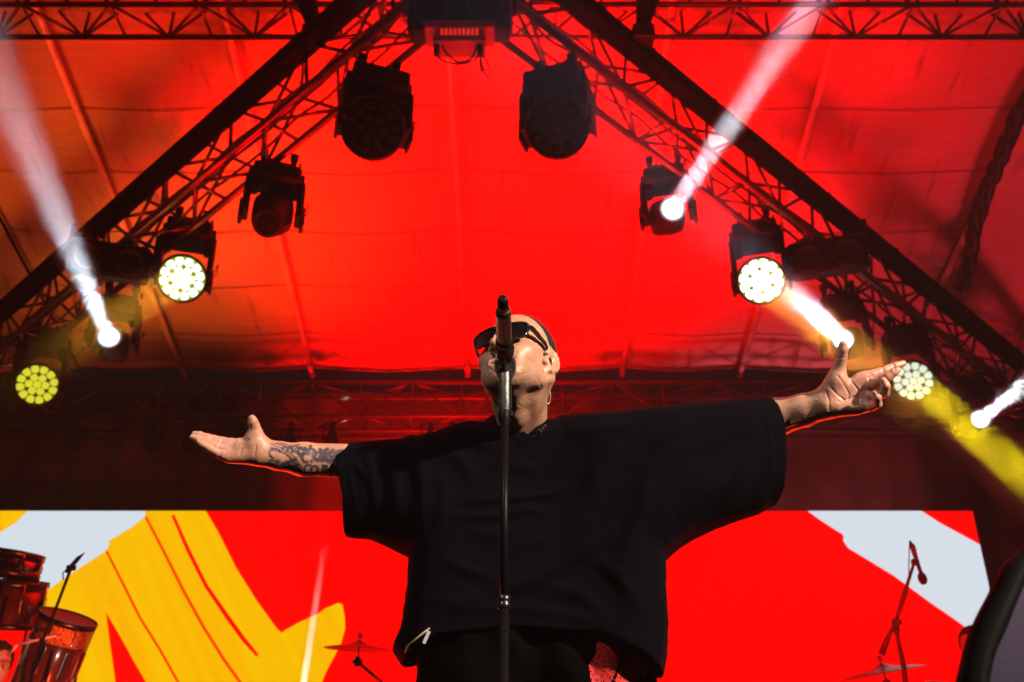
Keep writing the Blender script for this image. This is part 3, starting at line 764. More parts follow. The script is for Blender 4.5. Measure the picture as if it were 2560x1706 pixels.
# fingers: joints as (x, y, t, radius)
handR = dict(
    palm=[[(2062, 1010, 2.335, .027), (2160, 948, 2.315, .0165)], [(2066, 1010, 2.335, .026), (2172, 968, 2.315, .0165)], [(2066, 1012, 2.335, .026), (2176, 992, 2.31, .0160)], [(2068, 1018, 2.33, .024), (2166, 1016, 2.305, .0145)],
          [(2078, 975, 2.325, .024), (2096, 952, 2.318, .019)], [(2096, 1020, 2.315, .019), (2140, 1020, 2.31, .016)]],
    fingers=[[(2088, 950, 2.322, .0185), (2098, 922, 2.318, .0145), (2104, 893, 2.31, .0122), (2107, 874, 2.305, .0118), (2108, 862, 2.302, .0092)],
             [(2150, 950, 2.318, .0150), (2180, 938, 2.312, .0115), (2213, 927, 2.315, .0100), (2238, 916, 2.32, .0092), (2258, 909, 2.324, .0068)],
             [(2160, 966, 2.318, .0150), (2192, 958, 2.285, .0115), (2220, 943, 2.265, .0098), (2236, 931, 2.262, .0088), (2243, 926, 2.262, .0070)],
             [(2166, 990, 2.31, .0145), (2194, 990, 2.285, .0112), (2212, 982, 2.262, .0102), (2214, 965, 2.250, .0092), (2208, 952, 2.250, .0075)],
             [(2158, 1013, 2.305, .0140), (2180, 1016, 2.285, .0108), (2194, 1010, 2.268, .0094), (2193, 994, 2.256, .0085), (2187, 983, 2.256, .0068)]],
    creases=[[(2094, 940, 2.295), (2110, 962, 2.288), (2122, 985, 2.288), (2120, 1000, 2.290)], [(2130, 955, 2.297), (2145, 975, 2.293), (2148, 995, 2.288), (2146, 1020, 2.288)], [(2172, 945, 2.297), (2176, 962, 2.290), (2178, 985, 2.284), (2172, 1010, 2.284)],
             [(2066, 978, 2.308), (2072, 1000, 2.303), (2074, 1025, 2.303)], [(2096, 1005, 2.295), (2122, 998, 2.288), (2140, 990, 2.29)], [(2073, 962, 2.30), (2090, 985, 2.295), (2110, 1000, 2.288)],
             [(2205, 918, 2.304), (2209, 932, 2.303)], [(2232, 908, 2.31), (2236, 922, 2.31)], [(2094, 896, 2.300), (2112, 894, 2.298)]])
handL = dict(
    palm=[[(652, 1130, 2.39, .0245), (580, 1114, 2.385, .0150)], [(650, 1134, 2.388, .0240), (572, 1124, 2.38, .0150)], [(648, 1136, 2.386, .0235), (566, 1136, 2.372, .0140)], [(640, 1138, 2.385, .0215), (575, 1146, 2.372, .0120)],
          [(648, 1112, 2.385, .0215), (630, 1096, 2.38, .0165)], [(630, 1115, 2.382, .019), (600, 1112, 2.38, .015)]],
    fingers=[[(640, 1102, 2.385, .0180), (640, 1080, 2.38, .0135), (637, 1066, 2.376, .0112), (632, 1054, 2.372, .0108), (630, 1047, 2.370, .0086)],
             [(578, 1110, 2.385, .0125), (558, 1104, 2.388, .0098), (534, 1098, 2.392, .0088), (518, 1093, 2.395, .0080), (508, 1090, 2.397, .0062)],
             [(574, 1116, 2.383, .0128), (550, 1109, 2.383, .0100), (520, 1096, 2.384, .0090), (499, 1088, 2.386, .0082), (486, 1085, 2.388, .0064)],
             [(568, 1126, 2.378, .0128), (546, 1119, 2.374, .0098), (515, 1106, 2.373, .0088), (494, 1098, 2.374, .0080), (481, 1093, 2.376, .0064)],
             [(564, 1138, 2.370, .0120), (546, 1134, 2.366, .0094), (523, 1121, 2.364, .0082), (506, 1111, 2.365, .0073), (498, 1106, 2.366, .0058)]],
    creases=[[(622, 1098, 2.366), (606, 1116, 2.364), (600, 1134, 2.364)], [(590, 1104, 2.372), (578, 1118, 2.366), (566, 1130, 2.362), (560, 1140, 2.358)], [(556, 1097, 2.38), (552, 1108, 2.376)], [(530, 1092, 2.384), (526, 1101, 2.380)], [(548, 1112, 2.372), (544, 1122, 2.366)], [(640, 1115, 2.366), (636, 1138, 2.363)]])
def f_hand(p, Hd, fore):
    d = fore
    palm = None
    for a, b in Hd['palm']:
        x = sd_cone(p, P(*a[:3]), P(*b[:3]), a[3], b[3]); palm = x if palm is None else smin(palm, x, .012)
    d = smin(d, palm, .022)
    fs = None
    for j, fg_ in enumerate(Hd['fingers']):
        fg = [(a, b, c, r*1.07) for a, b, c, r in fg_]; x = chain(p, fg, .003)
        fs = x if fs is None else smin(fs, x, .0015)
        if j == 0: d = smin(d, x, .018); fs = None
    d = smin(d, fs, .008)
    for c in Hd['creases']:
        g = None
        for a, b in zip(c, c[1:]):
            pa, pb = P(*a), P(*b); mid = (pa+pb)/2; nrm = (Vector((0, 0, CAMZ))-mid).normalized()
            q = V3(pb-pa); L_ = float(np.sqrt(q@q)); u = q/L_; w = np.cross(V3(nrm), u); r_ = p-V3(pa)
            s1 = r_@u; over = np.maximum(np.maximum(-s1, s1-L_), 0); w1 = r_@w; dn = r_@V3(nrm)
            x = np.exp(-(w1*w1+over*over)/(2*.0015**2))*np.clip((dn+.03)/.012, 0, 1); g = x if g is None else np.maximum(g, x)
        d = d + .0016*g
    return d
VEINS = [[(1960, 1068, 2.347), (2000, 1052, 2.334), (2030, 1040, 2.324), (2052, 1026, 2.316), (2070, 1018, 2.309)], [(2030, 1040, 2.324), (2046, 1020, 2.316), (2058, 1000, 2.312)], [(1985, 1055, 2.34), (2010, 1038, 2.33)]]
def f_body(p):
    hd = f_head(p) if True else None
    aL = chain(p, armL, .012); aR = chain(p, armR, .012)
    L = f_hand(p, handL, aL); R = f_hand(p, handR, aR)
    for v in VEINS:
        for a, b in zip(v, v[1:]): R = smin(R, sd_cone(p, P(*a), P(*b), .0028, .0026), .006)
    for a, b in (((2085, 1032, 2.33), (2058, 1010, 2.30)), ):
        pass
    d = smin(hd, np.minimum(L, R), .01)
    # chest and shoulders under the shirt
    nbv = neckbase
    d = smin(d, sd_cone(p, nbv + Vector((0, .02, -.07)), nbv + Vector((-.01, .02, -.12)), .085, .10), .05)
    d = smin(d, sd_cone(p, P(1180, 1150, 2.50), P(1430, 1120, 2.52), .062, .062), .05)
    d = smin(d, sd_cone(p, P(*armL[0][:3]), P(1200, 1160, 2.50), .058, .07), .04)
    d = smin(d, sd_cone(p, P(*armR[0][:3]), P(1400, 1140, 2.50), .060, .07), .04)
    return d
def region(fun, cond): pass
# evaluate far parts cheaply: only compute hands near the hands, head near the head
HCv = V3(HC)
hLc = V3(P(560, 1110, 2.38)); hRc = V3(P(2160, 960, 2.31)); nkc = V3(neckbase)
def f_body_fast(p):
    out = np.full(len(p), 9, f4)
    aL = chain(p, armL, .012); aR = chain(p, armR, .012)
    d = np.minimum(aL, aR)
    base = smin(d, sd_cone(p, neckbase + Vector((0, .02, -.07)), neckbase + Vector((-.01, .02, -.12)), .085, .10), .05)
    base = smin(base, sd_cone(p, P(1180, 1150, 2.50), P(1430, 1120, 2.52), .062, .062), .05)
    base = smin(base, sd_cone(p, P(*armL[0][:3]), P(1200, 1160, 2.50), .058, .07), .04)
    base = smin(base, sd_cone(p, P(*armR[0][:3]), P(1400, 1140, 2.50), .060, .07), .04)
    out = base.copy()
    m = np.linalg.norm(p-HCv, axis=1) < .24
    m |= np.linalg.norm(p-nkc, axis=1) < .20
    if m.any(): out[m] = smin(f_head(p[m]), base[m], .02)
    far = ~m; dh = np.linalg.norm(p-HCv, axis=1)-.13
    out[far] = np.minimum(out[far], dh[far])
    m = np.linalg.norm(p-hLc, axis=1) < .20
    if m.any(): out[m] = np.minimum(out[m], f_hand(p[m], handL, aL[m]))
    m = np.linalg.norm(p-hRc, axis=1) < .24
    if m.any():
        R = f_hand(p[m], handR, aR[m])
        for v in VEINS:
            for a, b in zip(v, v[1:]): R = smin(R, sd_cone(p[m], P(*a), P(*b), .0028, .0026), .006)
        out[m] = np.minimum(out[m], R)
    return out
lo = np.array([-.86, 1.8, 2.3]); hi = np.array([1.02, 2.75, 3.06])
Vb, Qb = surfnet(f_body_fast, lo, hi, .0023, margin=1.6)
Vb = project(f_body_fast, Vb, 1)
print('body verts', len(Vb), Vb.min(0), Vb.max(0))
# --- attributes: tattoo ink, redness, stubble
def pix(Vv):
    q = Vv - np.array([0, 0, CAMZ], f4)
    t = q[:, 1]*cs + q[:, 2]*sn; up = -q[:, 1]*sn + q[:, 2]*cs
    return 1280 + FPX*q[:, 0]/t, 853 - FPX*up/t
# tattoo: drawn on the forearm in (length along the arm, angle round it)
wL = V3(P(655, 1130, 2.39)); eL = V3(P(905, 1155, 2.44)); axL = (eL-wL)/np.linalg.norm(eL-wL)
frontL = V3(ZC); frontL = frontL - axL*(frontL@axL); frontL /= np.linalg.norm(frontL); upL = np.cross(frontL, axL); upL = upL*np.sign(upL[2])
rel = Vb - wL; s_ = rel@axL; ang = np.arctan2(rel@upL, rel@frontL)          # 0 faces the viewer, + is up
onarm = (s_ > -.01) & (s_ < .30) & (np.linalg.norm(rel - np.outer(s_, axL), axis=1) < .06)
a_ = ang*.036; X = s_; Y = a_                                                # unrolled, in metres
ink = np.zeros(len(Vb), f4)
def ring(cx, cy, r, w, ex=1.0):
    w = w*1.3
    q = np.sqrt(((X-cx)/ex)**2+(Y-cy)**2); return np.clip(1.5-np.abs(q-r)/(w*.5)*1.0, 0, 1)
def seg(x0, y0, x1, y1, w):
    w = w*1.35
    dx, dy = x1-x0, y1-y0; h = np.clip(((X-x0)*dx+(Y-y0)*dy)/(dx*dx+dy*dy), 0, 1)
    q = np.sqrt((X-x0-h*dx)**2+(Y-y0-h*dy)**2); return np.clip(1.5-q/(w*.5), 0, 1)
def arc(cx, cy, r, a0, a1, w, n=7, gr=0):
    o = 0; pr = None
    for i in range(n+1):
        a = math.radians(a0+(a1-a0)*i/n); r_ = r*(1+gr*i/n); pt = (cx+r_*math.cos(a), cy+r_*math.sin(a))
        if pr: o = np.maximum(o, seg(*pr, *pt, w))
        pr = pt
    return o
def disk(cx, cy, r): return np.clip(1.5-np.sqrt((X-cx)**2+(Y-cy)**2)/r, 0, 1)
def box_(x0, x1, y0, y1): return ((X > x0) & (X < x1) & (Y > y0) & (Y < y1)).astype(f4)
sh = []
# two linked rings low on the arm
sh += [ring(.112, -.020, .0085, .0042), ring(.127, -.022, .0085, .0042)]
# dark blocks with round holes near the elbow
blk_ = box_(.143, .158, -.038, -.008)*(1-disk(.150, -.030, .0045)); sh.append(blk_)
blk2 = box_(.163, .172, -.04, -.004)*(1-disk(.166, -.018, .0048)); sh.append(blk2)
sh.append(box_(.178, .20, -.036, .0)*(1-ring(.186, -.014, .007, .004)))
# broad leaf strokes on the upper half
sh += [arc(.132, .012, .0125, 150, 350, .0075), arc(.132, .012, .0055, -60, 200, .005), arc(.158, .014, .014, 120, 330, .009), arc(.163, .016, .007, 160, 360, .006)]
sh += [arc(.150, .030, .016, 200, 340, .008), seg(.142, .0, .152, .006, .008), seg(.174, .006, .186, .024, .010), arc(.182, .012, .012, 60, 240, .007)]
# crossing bands near the wrist with hatching between
for y0, y1, bow in ((.030, -.020, .01), (.022, -.030, .008), (.036, -.006, .012)):
    pr = None
    for i in range(9):
        u = i/8; pt = (.016+u*.082, y0+(y1-y0)*u + bow*math.sin(PI*u))
        if pr: sh.append(seg(*pr, *pt, .0022))
        pr = pt
for i in range(12):
    u = i/11; x0 = .022+u*.070; y0 = .020-.042*u+.010*math.sin(PI*u); sh.append(seg(x0, y0, x0+.004, y0-.009, .0024))
for i in range(9):
    u = i/8; x0 = .030+u*.060; y0 = .034-.030*u+.010*math.sin(PI*u); sh.append(seg(x0, y0, x0+.005, y0+.009, .003))
sh += [arc(.030, .006, .011, 20, 260, .0045, gr=.3), arc(.052, .020, .009, -60, 220, .005, gr=-.5), arc(.078, .022, .010, 160, 420, .0055, gr=-.4), arc(.094, .018, .012, 200, 420, .006, gr=-.4),
       arc(.026, -.022, .009, 60, 330, .0028, gr=-.5), disk(.040, -.016, .006), seg(.050, -.022, .080, -.004, .007), seg(.046, -.034, .088, -.014, .0045), arc(.088, -.022, .010, 90, 260, .004)]
sh += [arc(.104, .002, .009, 60, 300, .005), arc(.116, .016, .008, -30, 220, .005), arc(.100, .030, .012, 200, 380, .006), seg(.060, .026, .082, .036, .005), seg(.096, -.036, .140, -.040, .006), arc(.064, -.026, .008, 0, 240, .004), disk(.070, .012, .004), disk(.118, -.004, .004)]
for k in sh: ink = np.maximum(ink, k.astype(f4) if hasattr(k, 'astype') else k)
ink *= onarm
# clear gaps between bands and a clean wrist end
ink *= np.clip((s_-.012)/.008, 0, 1)
head_rel = (Vb - HCv)@HM.T/HS                       # r, f, u
near_head = np.linalg.norm(Vb-HCv, axis=1) < .2
pn = np.array([noise.noise(Vector(v*420)) for v in Vb[:: 1]], f4) if len(Vb) < 0 else np.zeros(len(Vb), f4)
stub = near_head*np.clip((head_rel[:, 1]+.01)/.03, 0, 1)*np.clip((-.052-head_rel[:, 2])/.02, 0, 1)*np.clip((head_rel[:, 2]+.15)/.03, 0, 1)
palmm = np.clip(1-np.linalg.norm(Vb-hRc, axis=1)/.13, 0, 1) + np.clip(1-np.linalg.norm(Vb-hLc, axis=1)/.13, 0, 1)
def skin_mat():
    m = mat('skin', (.50, .27, .165), .42, bump=0, sss=.12, spec=.45); nt = m.node_tree; L = nt.links; b = nt.nodes['Principled BSDF']
    tc = nt.nodes.new('ShaderNodeTexCoord')
    n = nt.nodes.new('ShaderNodeTexNoise'); n.inputs['Scale'].default_value = 30; n.inputs['Detail'].default_value = 8; L.new(tc.outputs['Object'], n.inputs['Vector'])
    cr = nt.nodes.new('ShaderNodeValToRGB'); cr.color_ramp.elements[0].position = .3; cr.color_ramp.elements[0].color = (.40, .20, .13, 1); cr.color_ramp.elements[1].position = .7; cr.color_ramp.elements[1].color = (.52, .285, .19, 1); L.new(n.outputs[0], cr.inputs[0])
    def at(nm):
        a = nt.nodes.new('ShaderNodeAttribute'); a.attribute_name = nm; return a.outputs['Fac']
    def mix(f, c0, c1, k=1.0):
        q = nt.nodes.new('ShaderNodeMix'); q.data_type = 'RGBA'
        mu = nt.nodes.new('ShaderNodeMath'); mu.operation = 'MULTIPLY'; mu.inputs[1].default_value = k; mu.use_clamp = True; L.new(f, mu.inputs[0]); L.new(mu.outputs[0], q.inputs[0])
        L.new(c0, q.inputs[6]); q.inputs[7].default_value = (*c1, 1); return q.outputs[2]
    c = mix(at('palm'), cr.outputs[0], (.62, .30, .24), .7)
    c = mix(at('stubble'), c, (.20, .12, .085), .38)
    c = mix(at('ink'), c, (.035, .035, .065), .95)
    L.new(c, b.inputs['Base Color'])
    v = nt.nodes.new('ShaderNodeTexVoronoi'); v.inputs['Scale'].default_value = 260; L.new(tc.outputs['Object'], v.inputs['Vector'])
    n2 = nt.nodes.new('ShaderNodeTexNoise'); n2.inputs['Scale'].default_value = 90; n2.inputs['Detail'].default_value = 6; L.new(tc.outputs['Object'], n2.inputs['Vector'])
    mp = nt.nodes.new('ShaderNodeMapping'); mp.inputs['Scale'].default_value = (1, 1, 3.5); L.new(tc.outputs['Object'], mp.inputs[0])
    n3 = nt.nodes.new('ShaderNodeTexNoise'); n3.inputs['Scale'].default_value = 60; n3.inputs['Detail'].default_value = 4; n3.inputs['Distortion'].default_value = 1; L.new(mp.outputs[0], n3.inputs['Vector'])
    ad = nt.nodes.new('ShaderNodeMath'); ad.operation = 'ADD'; L.new(v.outputs[0], ad.inputs[0]); L.new(n2.outputs[0], ad.inputs[1])
    ad2 = nt.nodes.new('ShaderNodeMath'); ad2.operation = 'ADD'; L.new(ad.outputs[0], ad2.inputs[0]); L.new(n3.outputs[0], ad2.inputs[1])
    bp = nt.nodes.new('ShaderNodeBump'); bp.inputs['Strength'].default_value = .22; bp.inputs['Distance'].default_value = .0020; L.new(ad2.outputs[0], bp.inputs['Height']); L.new(bp.outputs[0], b.inputs['Normal'])
    return m
M_skin = skin_mat()
person = empty('person', (neckbase.x, neckbase.y+.03, STAGE), 'person in baggy black shirt and sunglasses, arms spread wide, head thrown back', 'person')
npmesh('body', Vb, Qb, M_skin, person, dict(ink=ink, stubble=stub.astype(f4), palm=palmm.astype(f4)))
# --- hair: clipped, dark
def f_hair(p):
    q = (p-HCv)@HM.T/HS
    d = f_head(p) - .0028*HS
    # hairline: an arc over the forehead, temples, above and behind the ears, nape
    line = .070 - 1.05*(np.abs(q[:, 0])/.08)**2*.02 - q[:, 2]*0
    front = q[:, 1] - (.036 - .9*np.clip(.085-q[:, 2], 0, .2)*.75)              # in front of this is skin
    low = -.050 - q[:, 2]
    c = np.maximum(front, low)
    ear = .034 - np.sqrt((q[:, 1]+.018)**2 + (q[:, 2]+.004)**2)
    c = np.maximum(c, ear)
    inner = f_head(p) + .003
    return smax(smax(d, c*HS, .004), -inner, .002)
Vh, Qh = surfnet(f_hair, V3(HC)-.16, V3(HC)+.16, .0030)
M_hair = mat('clipped_hair', (.022, .015, .012), .75, bump=1, bump_s=700)
npmesh('hair', Vh, Qh, M_hair, person)
# ================================================================== SHIRT AND TROUSERS
def Ymid(x): return 2.33 - .115*np.clip((x-.12)/.5, 0, 1) - .02*np.clip((-x-.25)/.2, 0, 1)
def onmid(px, py):
    Y = 2.33
    for _ in range(8):
        q = PY(px, py, Y); Y = float(Ymid(q.x))
    return (q.x, q.z)
# outline; third value: 1 = the edge that STARTS here is an opening
SH = [(1208, 1066, 0), (1175, 1064, 0), (1130, 1076, 0), (1088, 1092, 0), (1045, 1101, 0), (1030, 1096, 0), (1012, 1105, 0), (960, 1107, 0), (905, 1110, 0), (864, 1114, 1), (843, 1131, 1), (845, 1150, 1), (853, 1193, 1), (867, 1260, 1), (862, 1342, 0),
      (890, 1345, 0), (920, 1346, 0), (960, 1363, 0), (1022, 1393, 0), (1020, 1450, 0), (1010, 1520, 0), (1003, 1570, 0), (984, 1612, 0), (982, 1630, 0), (1006, 1668, 1), (1040, 1648, 1), (1100, 1615, 1), (1300, 1596, 1), (1480, 1612, 1), (1590, 1655, 1), (1657, 1696, 0),
      (1667, 1640, 0), (1669, 1560, 0), (1664, 1470, 0), (1664, 1402, 0), (1700, 1370, 0), (1735, 1348, 0), (1790, 1322, 0), (1850, 1300, 0), (1900, 1284, 0), (1926, 1268, 0), (1942, 1262, 1), (1948, 1240, 1), (1947, 1170, 1), (1943, 1095, 1), (1930, 1035, 1), (1920, 1000, 0),
      (1850, 1005, 0), (1740, 1019, 0), (1638, 1029, 0), (1535, 1040, 0), (1440, 1045, 0), (1392, 1050, 0), (1380, 1060, 1), (1357, 1095, 1), (1317, 1142, 1), (1291, 1100, 1), (1272, 1076, 1), (1250, 1070, 1)]
PO = np.array([onmid(a, b) for a, b, c in SH]); OPEN = [c for _, _, c in SH]
kinds = []
for i, (a, b, c) in enumerate(SH):
    kinds.append(0 if not c else (1 if a < 900 else 2 if a > 1900 else 3 if b > 1500 else 4))
hx = .0034
gx = np.arange(-.50, .74, hx); gz = np.arange(1.98, 2.86, hx); GX, GZ = np.meshgrid(gx, gz, indexing='ij')
def segdist(i):
    a = PO[i]; b = PO[(i+1) % len(PO)]; d = b-a; h = np.clip(((GX-a[0])*d[0]+(GZ-a[1])*d[1])/(d@d), 0, 1)
    return np.hypot(GX-a[0]-h*d[0], GZ-a[1]-h*d[1])
inside = np.zeros(GX.shape, bool)
for i in range(len(PO)):
    a = PO[i]; b = PO[(i+1) % len(PO)]
    c = ((a[1] > GZ) != (b[1] > GZ)) & (GX < (b[0]-a[0])*(GZ-a[1])/(b[1]-a[1]+1e-12)+a[0]); inside ^= c
D = [segdist(i) for i in range(len(PO))]
dcl = np.minimum.reduce([D[i] for i in range(len(PO)) if kinds[i] == 0]); dop = {k: np.minimum.reduce([D[i] for i in range(len(PO)) if kinds[i] == k]) for k in (1, 2, 3, 4)}
dall = np.minimum.reduce(D); sdp = np.where(inside, -dall, dall)
YM = Ymid(GX)
# pixel coordinates of the front surface, for the folds
def topix(x, y, z):
    z = z-CAMZ; t = y*cs + z*sn; up = -y*sn + z*cs; return 1280+FPX*x/t, 853-FPX*up/t
PXg, PYg = topix(GX, YM-.13, GZ)
T = .145 - .060*np.clip((GX-.33)/.30, 0, 1) - .070*np.clip((-GX-.20)/.22, 0, 1)
T = T + .02*np.clip((2.2-GZ)/.2, 0, 1)
T = np.minimum(T, .05+.6*np.maximum(0, 2.80-GZ)**1.0 + .02)
wedge = .11
prof = np.sqrt(np.clip(1-(1-np.clip(dcl/wedge, 0, 1))**2, 0, 1))
def ridge(pts, amp, sg):
    o = np.zeros(GX.shape)
    for i in range(len(pts)-1):
        (x0, y0), (x1, y1) = pts[i], pts[i+1]; dx, dy = x1-x0, y1-y0; L2 = dx*dx+dy*dy
        h = np.clip(((PXg-x0)*dx+(PYg-y0)*dy)/L2, 0, 1); q = np.hypot(PXg-x0-h*dx, PYg-y0-h*dy)
        u = (i+h)/(len(pts)-1); o = np.maximum(o, np.exp(-q*q/(2*sg*sg))*np.sin(PI*np.clip(u, .04, .96))**.6)
    return amp*o
fold = 0
FOLDS = [([(882, 1120), (866, 1150), (872, 1193), (886, 1262), (881, 1338)], .0035, 3), ([(1912, 1000), (1925, 1040), (1940, 1100), (1943, 1170), (1940, 1255)], .0035, 3), ([(1262, 1072), (1312, 1118), (1368, 1078)], .004, 5), ([(1143, 1264), (1265, 1254), (1368, 1243), (1430, 1218)], .010, 9), ([(1116, 1290), (1200, 1297), (1256, 1296), (1314, 1279), (1365, 1290)], .010, 10), ([(1250, 1484), (1332, 1459), (1400, 1418), (1458, 1373), (1520, 1320)], .016, 16),
    ([(1110, 1400), (1175, 1434), (1240, 1455)], .010, 14), ([(1125, 1140), (1160, 1160), (1180, 1200)], .008, 14), ([(1250, 1170), (1310, 1172), (1350, 1180)], .006, 12), ([(1640, 1125), (1690, 1085), (1735, 1040)], .010, 11), ([(1672, 1160), (1730, 1110), (1790, 1050)], .010, 12), ([(1760, 1120), (1830, 1080), (1900, 1020)], .008, 13),
    ([(1560, 1090), (1500, 1180), (1470, 1290)], .011, 22), ([(1620, 1180), (1600, 1290), (1560, 1400)], .010, 20), ([(1700, 1330), (1760, 1240), (1850, 1180)], .012, 20), ([(1790, 1290), (1850, 1210), (1890, 1120)], .010, 16),
    ([(880, 1143), (898, 1165), (916, 1190)], .008, 8), ([(905, 1120), (930, 1180), (935, 1260)], .009, 12), ([(990, 1115), (985, 1200), (1000, 1300)], .011, 16), ([(1040, 1110), (1060, 1220), (1050, 1340)], .011, 16),
    ([(1180, 1340), (1240, 1345), (1300, 1330)], .007, 14), ([(1280, 1380), (1330, 1365), (1380, 1340)], .007, 12), ([(1060, 1500), (1150, 1510), (1220, 1490)], .008, 14), ([(1480, 1400), (1540, 1440), (1600, 1520)], .010, 18), ([(1360, 1470), (1450, 1490), (1530, 1560)], .008, 16),
    ([(1100, 1180), (1110, 1260), (1095, 1340)], .009, 16), ([(1400, 1090), (1500, 1078), (1600, 1062)], .007, 12), ([(1160, 1100), (1210, 1120), (1250, 1110)], .007, 10), ([(1030, 1545), (1120, 1530), (1300, 1525), (1460, 1548), (1600, 1620)], .006, 12)]
for pts, amp, sg in FOLDS: fold = fold + ridge(pts, amp*1.25, sg*.8)
nzg = np.zeros(GX.shape); st = 4
sub = np.array([[noise.noise(Vector((x*7, z*9, 3))) + .5*noise.noise(Vector((x*16+z*5, z*18-x*6, 9))) for z in gz[::st]] for x in gx[::st]])
ix = np.arange(len(gx))/st; iz = np.arange(len(gz))/st
ix = np.clip(ix, 0, sub.shape[0]-1.001); iz = np.clip(iz, 0, sub.shape[1]-1.001); i0 = ix.astype(int); k0 = iz.astype(int); fx = (ix-i0)[:, None]; fz = (iz-k0)[None]
nzg = sub[i0][:, k0]*(1-fx)*(1-fz)+sub[i0+1][:, k0]*fx*(1-fz)+sub[i0][:, k0+1]*(1-fx)*fz+sub[i0+1][:, k0+1]*fx*fz
soft = np.clip(dcl/.05, 0, 1)
Tf = (T*prof + (fold + .007*nzg)*soft); Tb = (T*prof*.85 + .009*nzg*soft)
def dense(fn, ylo, yhi, h, fields):
    gy = np.arange(ylo, yhi, h, dtype=f4)
    F = np.empty((len(gx), len(gy), len(gz)), f4)
    for j, y in enumerate(gy): F[:, j, :] = fn(y)
    return gy, F
TH = .007
def shirt_slice(y):
    dy = y-YM; th = np.where(dy < 0, Tf, Tb)
    out = np.maximum(np.abs(dy)-th, sdp)
    near = np.minimum.reduce([dop[1]-.13, dop[2]-.16, dop[3]-.16, dop[4]-.05])
    inn = np.maximum(np.abs(dy)-(th*.9-TH), near)
    inn = np.maximum(inn, -(dcl-.022))
    return np.maximum(out, -inn)
gy, F = dense(shirt_slice, 2.0, 2.56, hx, None)
def denet(F, org, h):
    nx, ny, nz = F.shape; s = F < 0
    C = [F[i:nx-1+i, j:ny-1+j, k:nz-1+k] for i in (0, 1) for j in (0, 1) for k in (0, 1)]
    cnt = sum((c < 0).astype(np.int8) for c in C); act = (cnt > 0) & (cnt < 8); I = np.stack(np.nonzero(act), 1)
    cv = np.stack([c[act] for c in C], 1); corner = np.array([[i, j, k] for i in (0, 1) for j in (0, 1) for k in (0, 1)])
    acc = np.zeros((len(I), 3)); n = np.zeros(len(I))
    for a in range(8):
        for b in range(a+1, 8):
            if np.abs(corner[a]-corner[b]).sum() != 1: continue
            fa, fb = cv[:, a], cv[:, b]; m = (fa < 0) != (fb < 0); t = fa/(fa-fb+1e-12); pt = corner[a]+(corner[b]-corner[a])*t[:, None]; acc[m] += pt[m]; n[m] += 1
    Vv = np.array(org)+(I+acc/n[:, None])*h
    idm = -np.ones(act.shape, np.int32); idm[act] = np.arange(len(I)); Q = []
    s0 = cv[:, 0] < 0
    for ax, ci in ((0, 4), (1, 2), (2, 1)):
        m = s0 != (cv[:, ci] < 0); c = I[m]; u = np.zeros(3, int); v = np.zeros(3, int); u[(ax+1) % 3] = 1; v[(ax+2) % 3] = 1
        ok = ((c-u-v) >= 0).all(1); c = c[ok]; sg = s0[m][ok]
        q = np.stack([idm[tuple((c-o).T)] for o in (0*u, u, u+v, v)], 1); g = (q >= 0).all(1); q = q[g]; sg = sg[g]; q[~sg] = q[~sg][:, ::-1]; Q.append(q)
    return Vv, np.concatenate(Q)
def lapl(Vv, Q, it, lam=.5):
    for _ in range(it):
        acc = np.zeros_like(Vv); n = np.zeros(len(Vv))
        for a, b in ((0, 1), (1, 2), (2, 3), (3, 0)):
            np.add.at(acc, Q[:, a], Vv[Q[:, b]]); np.add.at(n, Q[:, a], 1); np.add.at(acc, Q[:, b], Vv[Q[:, a]]); np.add.at(n, Q[:, b], 1)
        Vv = Vv*(1-lam) + lam*acc/np.maximum(n, 1)[:, None]
    return Vv
Vs, Qs = denet(F, (gx[0], gy[0], gz[0]), hx); Vs = lapl(Vs, Qs, 5)
# hide thin wedge: push the garment 0 mm; keep cloth clear of the skin
M_shirt = mat('black_cotton', (.0024, .0024, .0048), .8, sheen=.004, bump=.5, bump_s=900, spec=.02)
npmesh('shirt', Vs, Qs, M_shirt, person)
# trousers
def f_tr(p):
    hipL = (-.065, 2.34, 2.14); hipR = (.165, 2.35, 2.14)
    d = smin(sd_cone(p, (-.055, 2.36, 2.18), (.155, 2.36, 2.18), .125, .125), sd_cone(p, (.05, 2.37, 2.27), (.05, 2.37, 2.18), .11, .13), .05)
    for q, (hx_, ft) in enumerate(((hipL, (-.155, 2.40, 1.29)), (hipR, (.26, 2.36, 1.29)))):
        kn = (np.array(hx_)*.45+np.array(ft)*.55); kn[1] -= .02
        l = smin(sd_cone(p, hx_, kn, .150, .115), sd_cone(p, kn, ft, .115, .105), .03); d = smin(d, l, .05)
    w = .006*np.sin(p[:, 2]*46+p[:, 0]*30+np.sin(p[:, 0]*40)) + .005*np.sin(p[:, 0]*60+p[:, 2]*17)
    d = np.maximum(d + w, 1.245-p[:, 2])
    return d
Vt, Qt = surfnet(f_tr, (-.36, 2.1, 1.22), (.5, 2.6, 2.6), .008, margin=1.5)
pxp, pyp = pix(Vt)
def inpoly(x, y, pts):
    o = np.zeros(len(x), bool)
    for i in range(len(pts)):
        (x0, y0), (x1, y1) = pts[i], pts[(i+1) % len(pts)]
        o ^= ((y0 > y) != (y1 > y)) & (x < (x1-x0)*(y-y0)/(y1-y0+1e-9)+x0)
    return o
M_trous = mat('black_twill', (.0016, .0016, .002), .9, bump=.4, bump_s=500, spec=.01)
npmesh('trousers', Vt, Qt, M_trous, person)
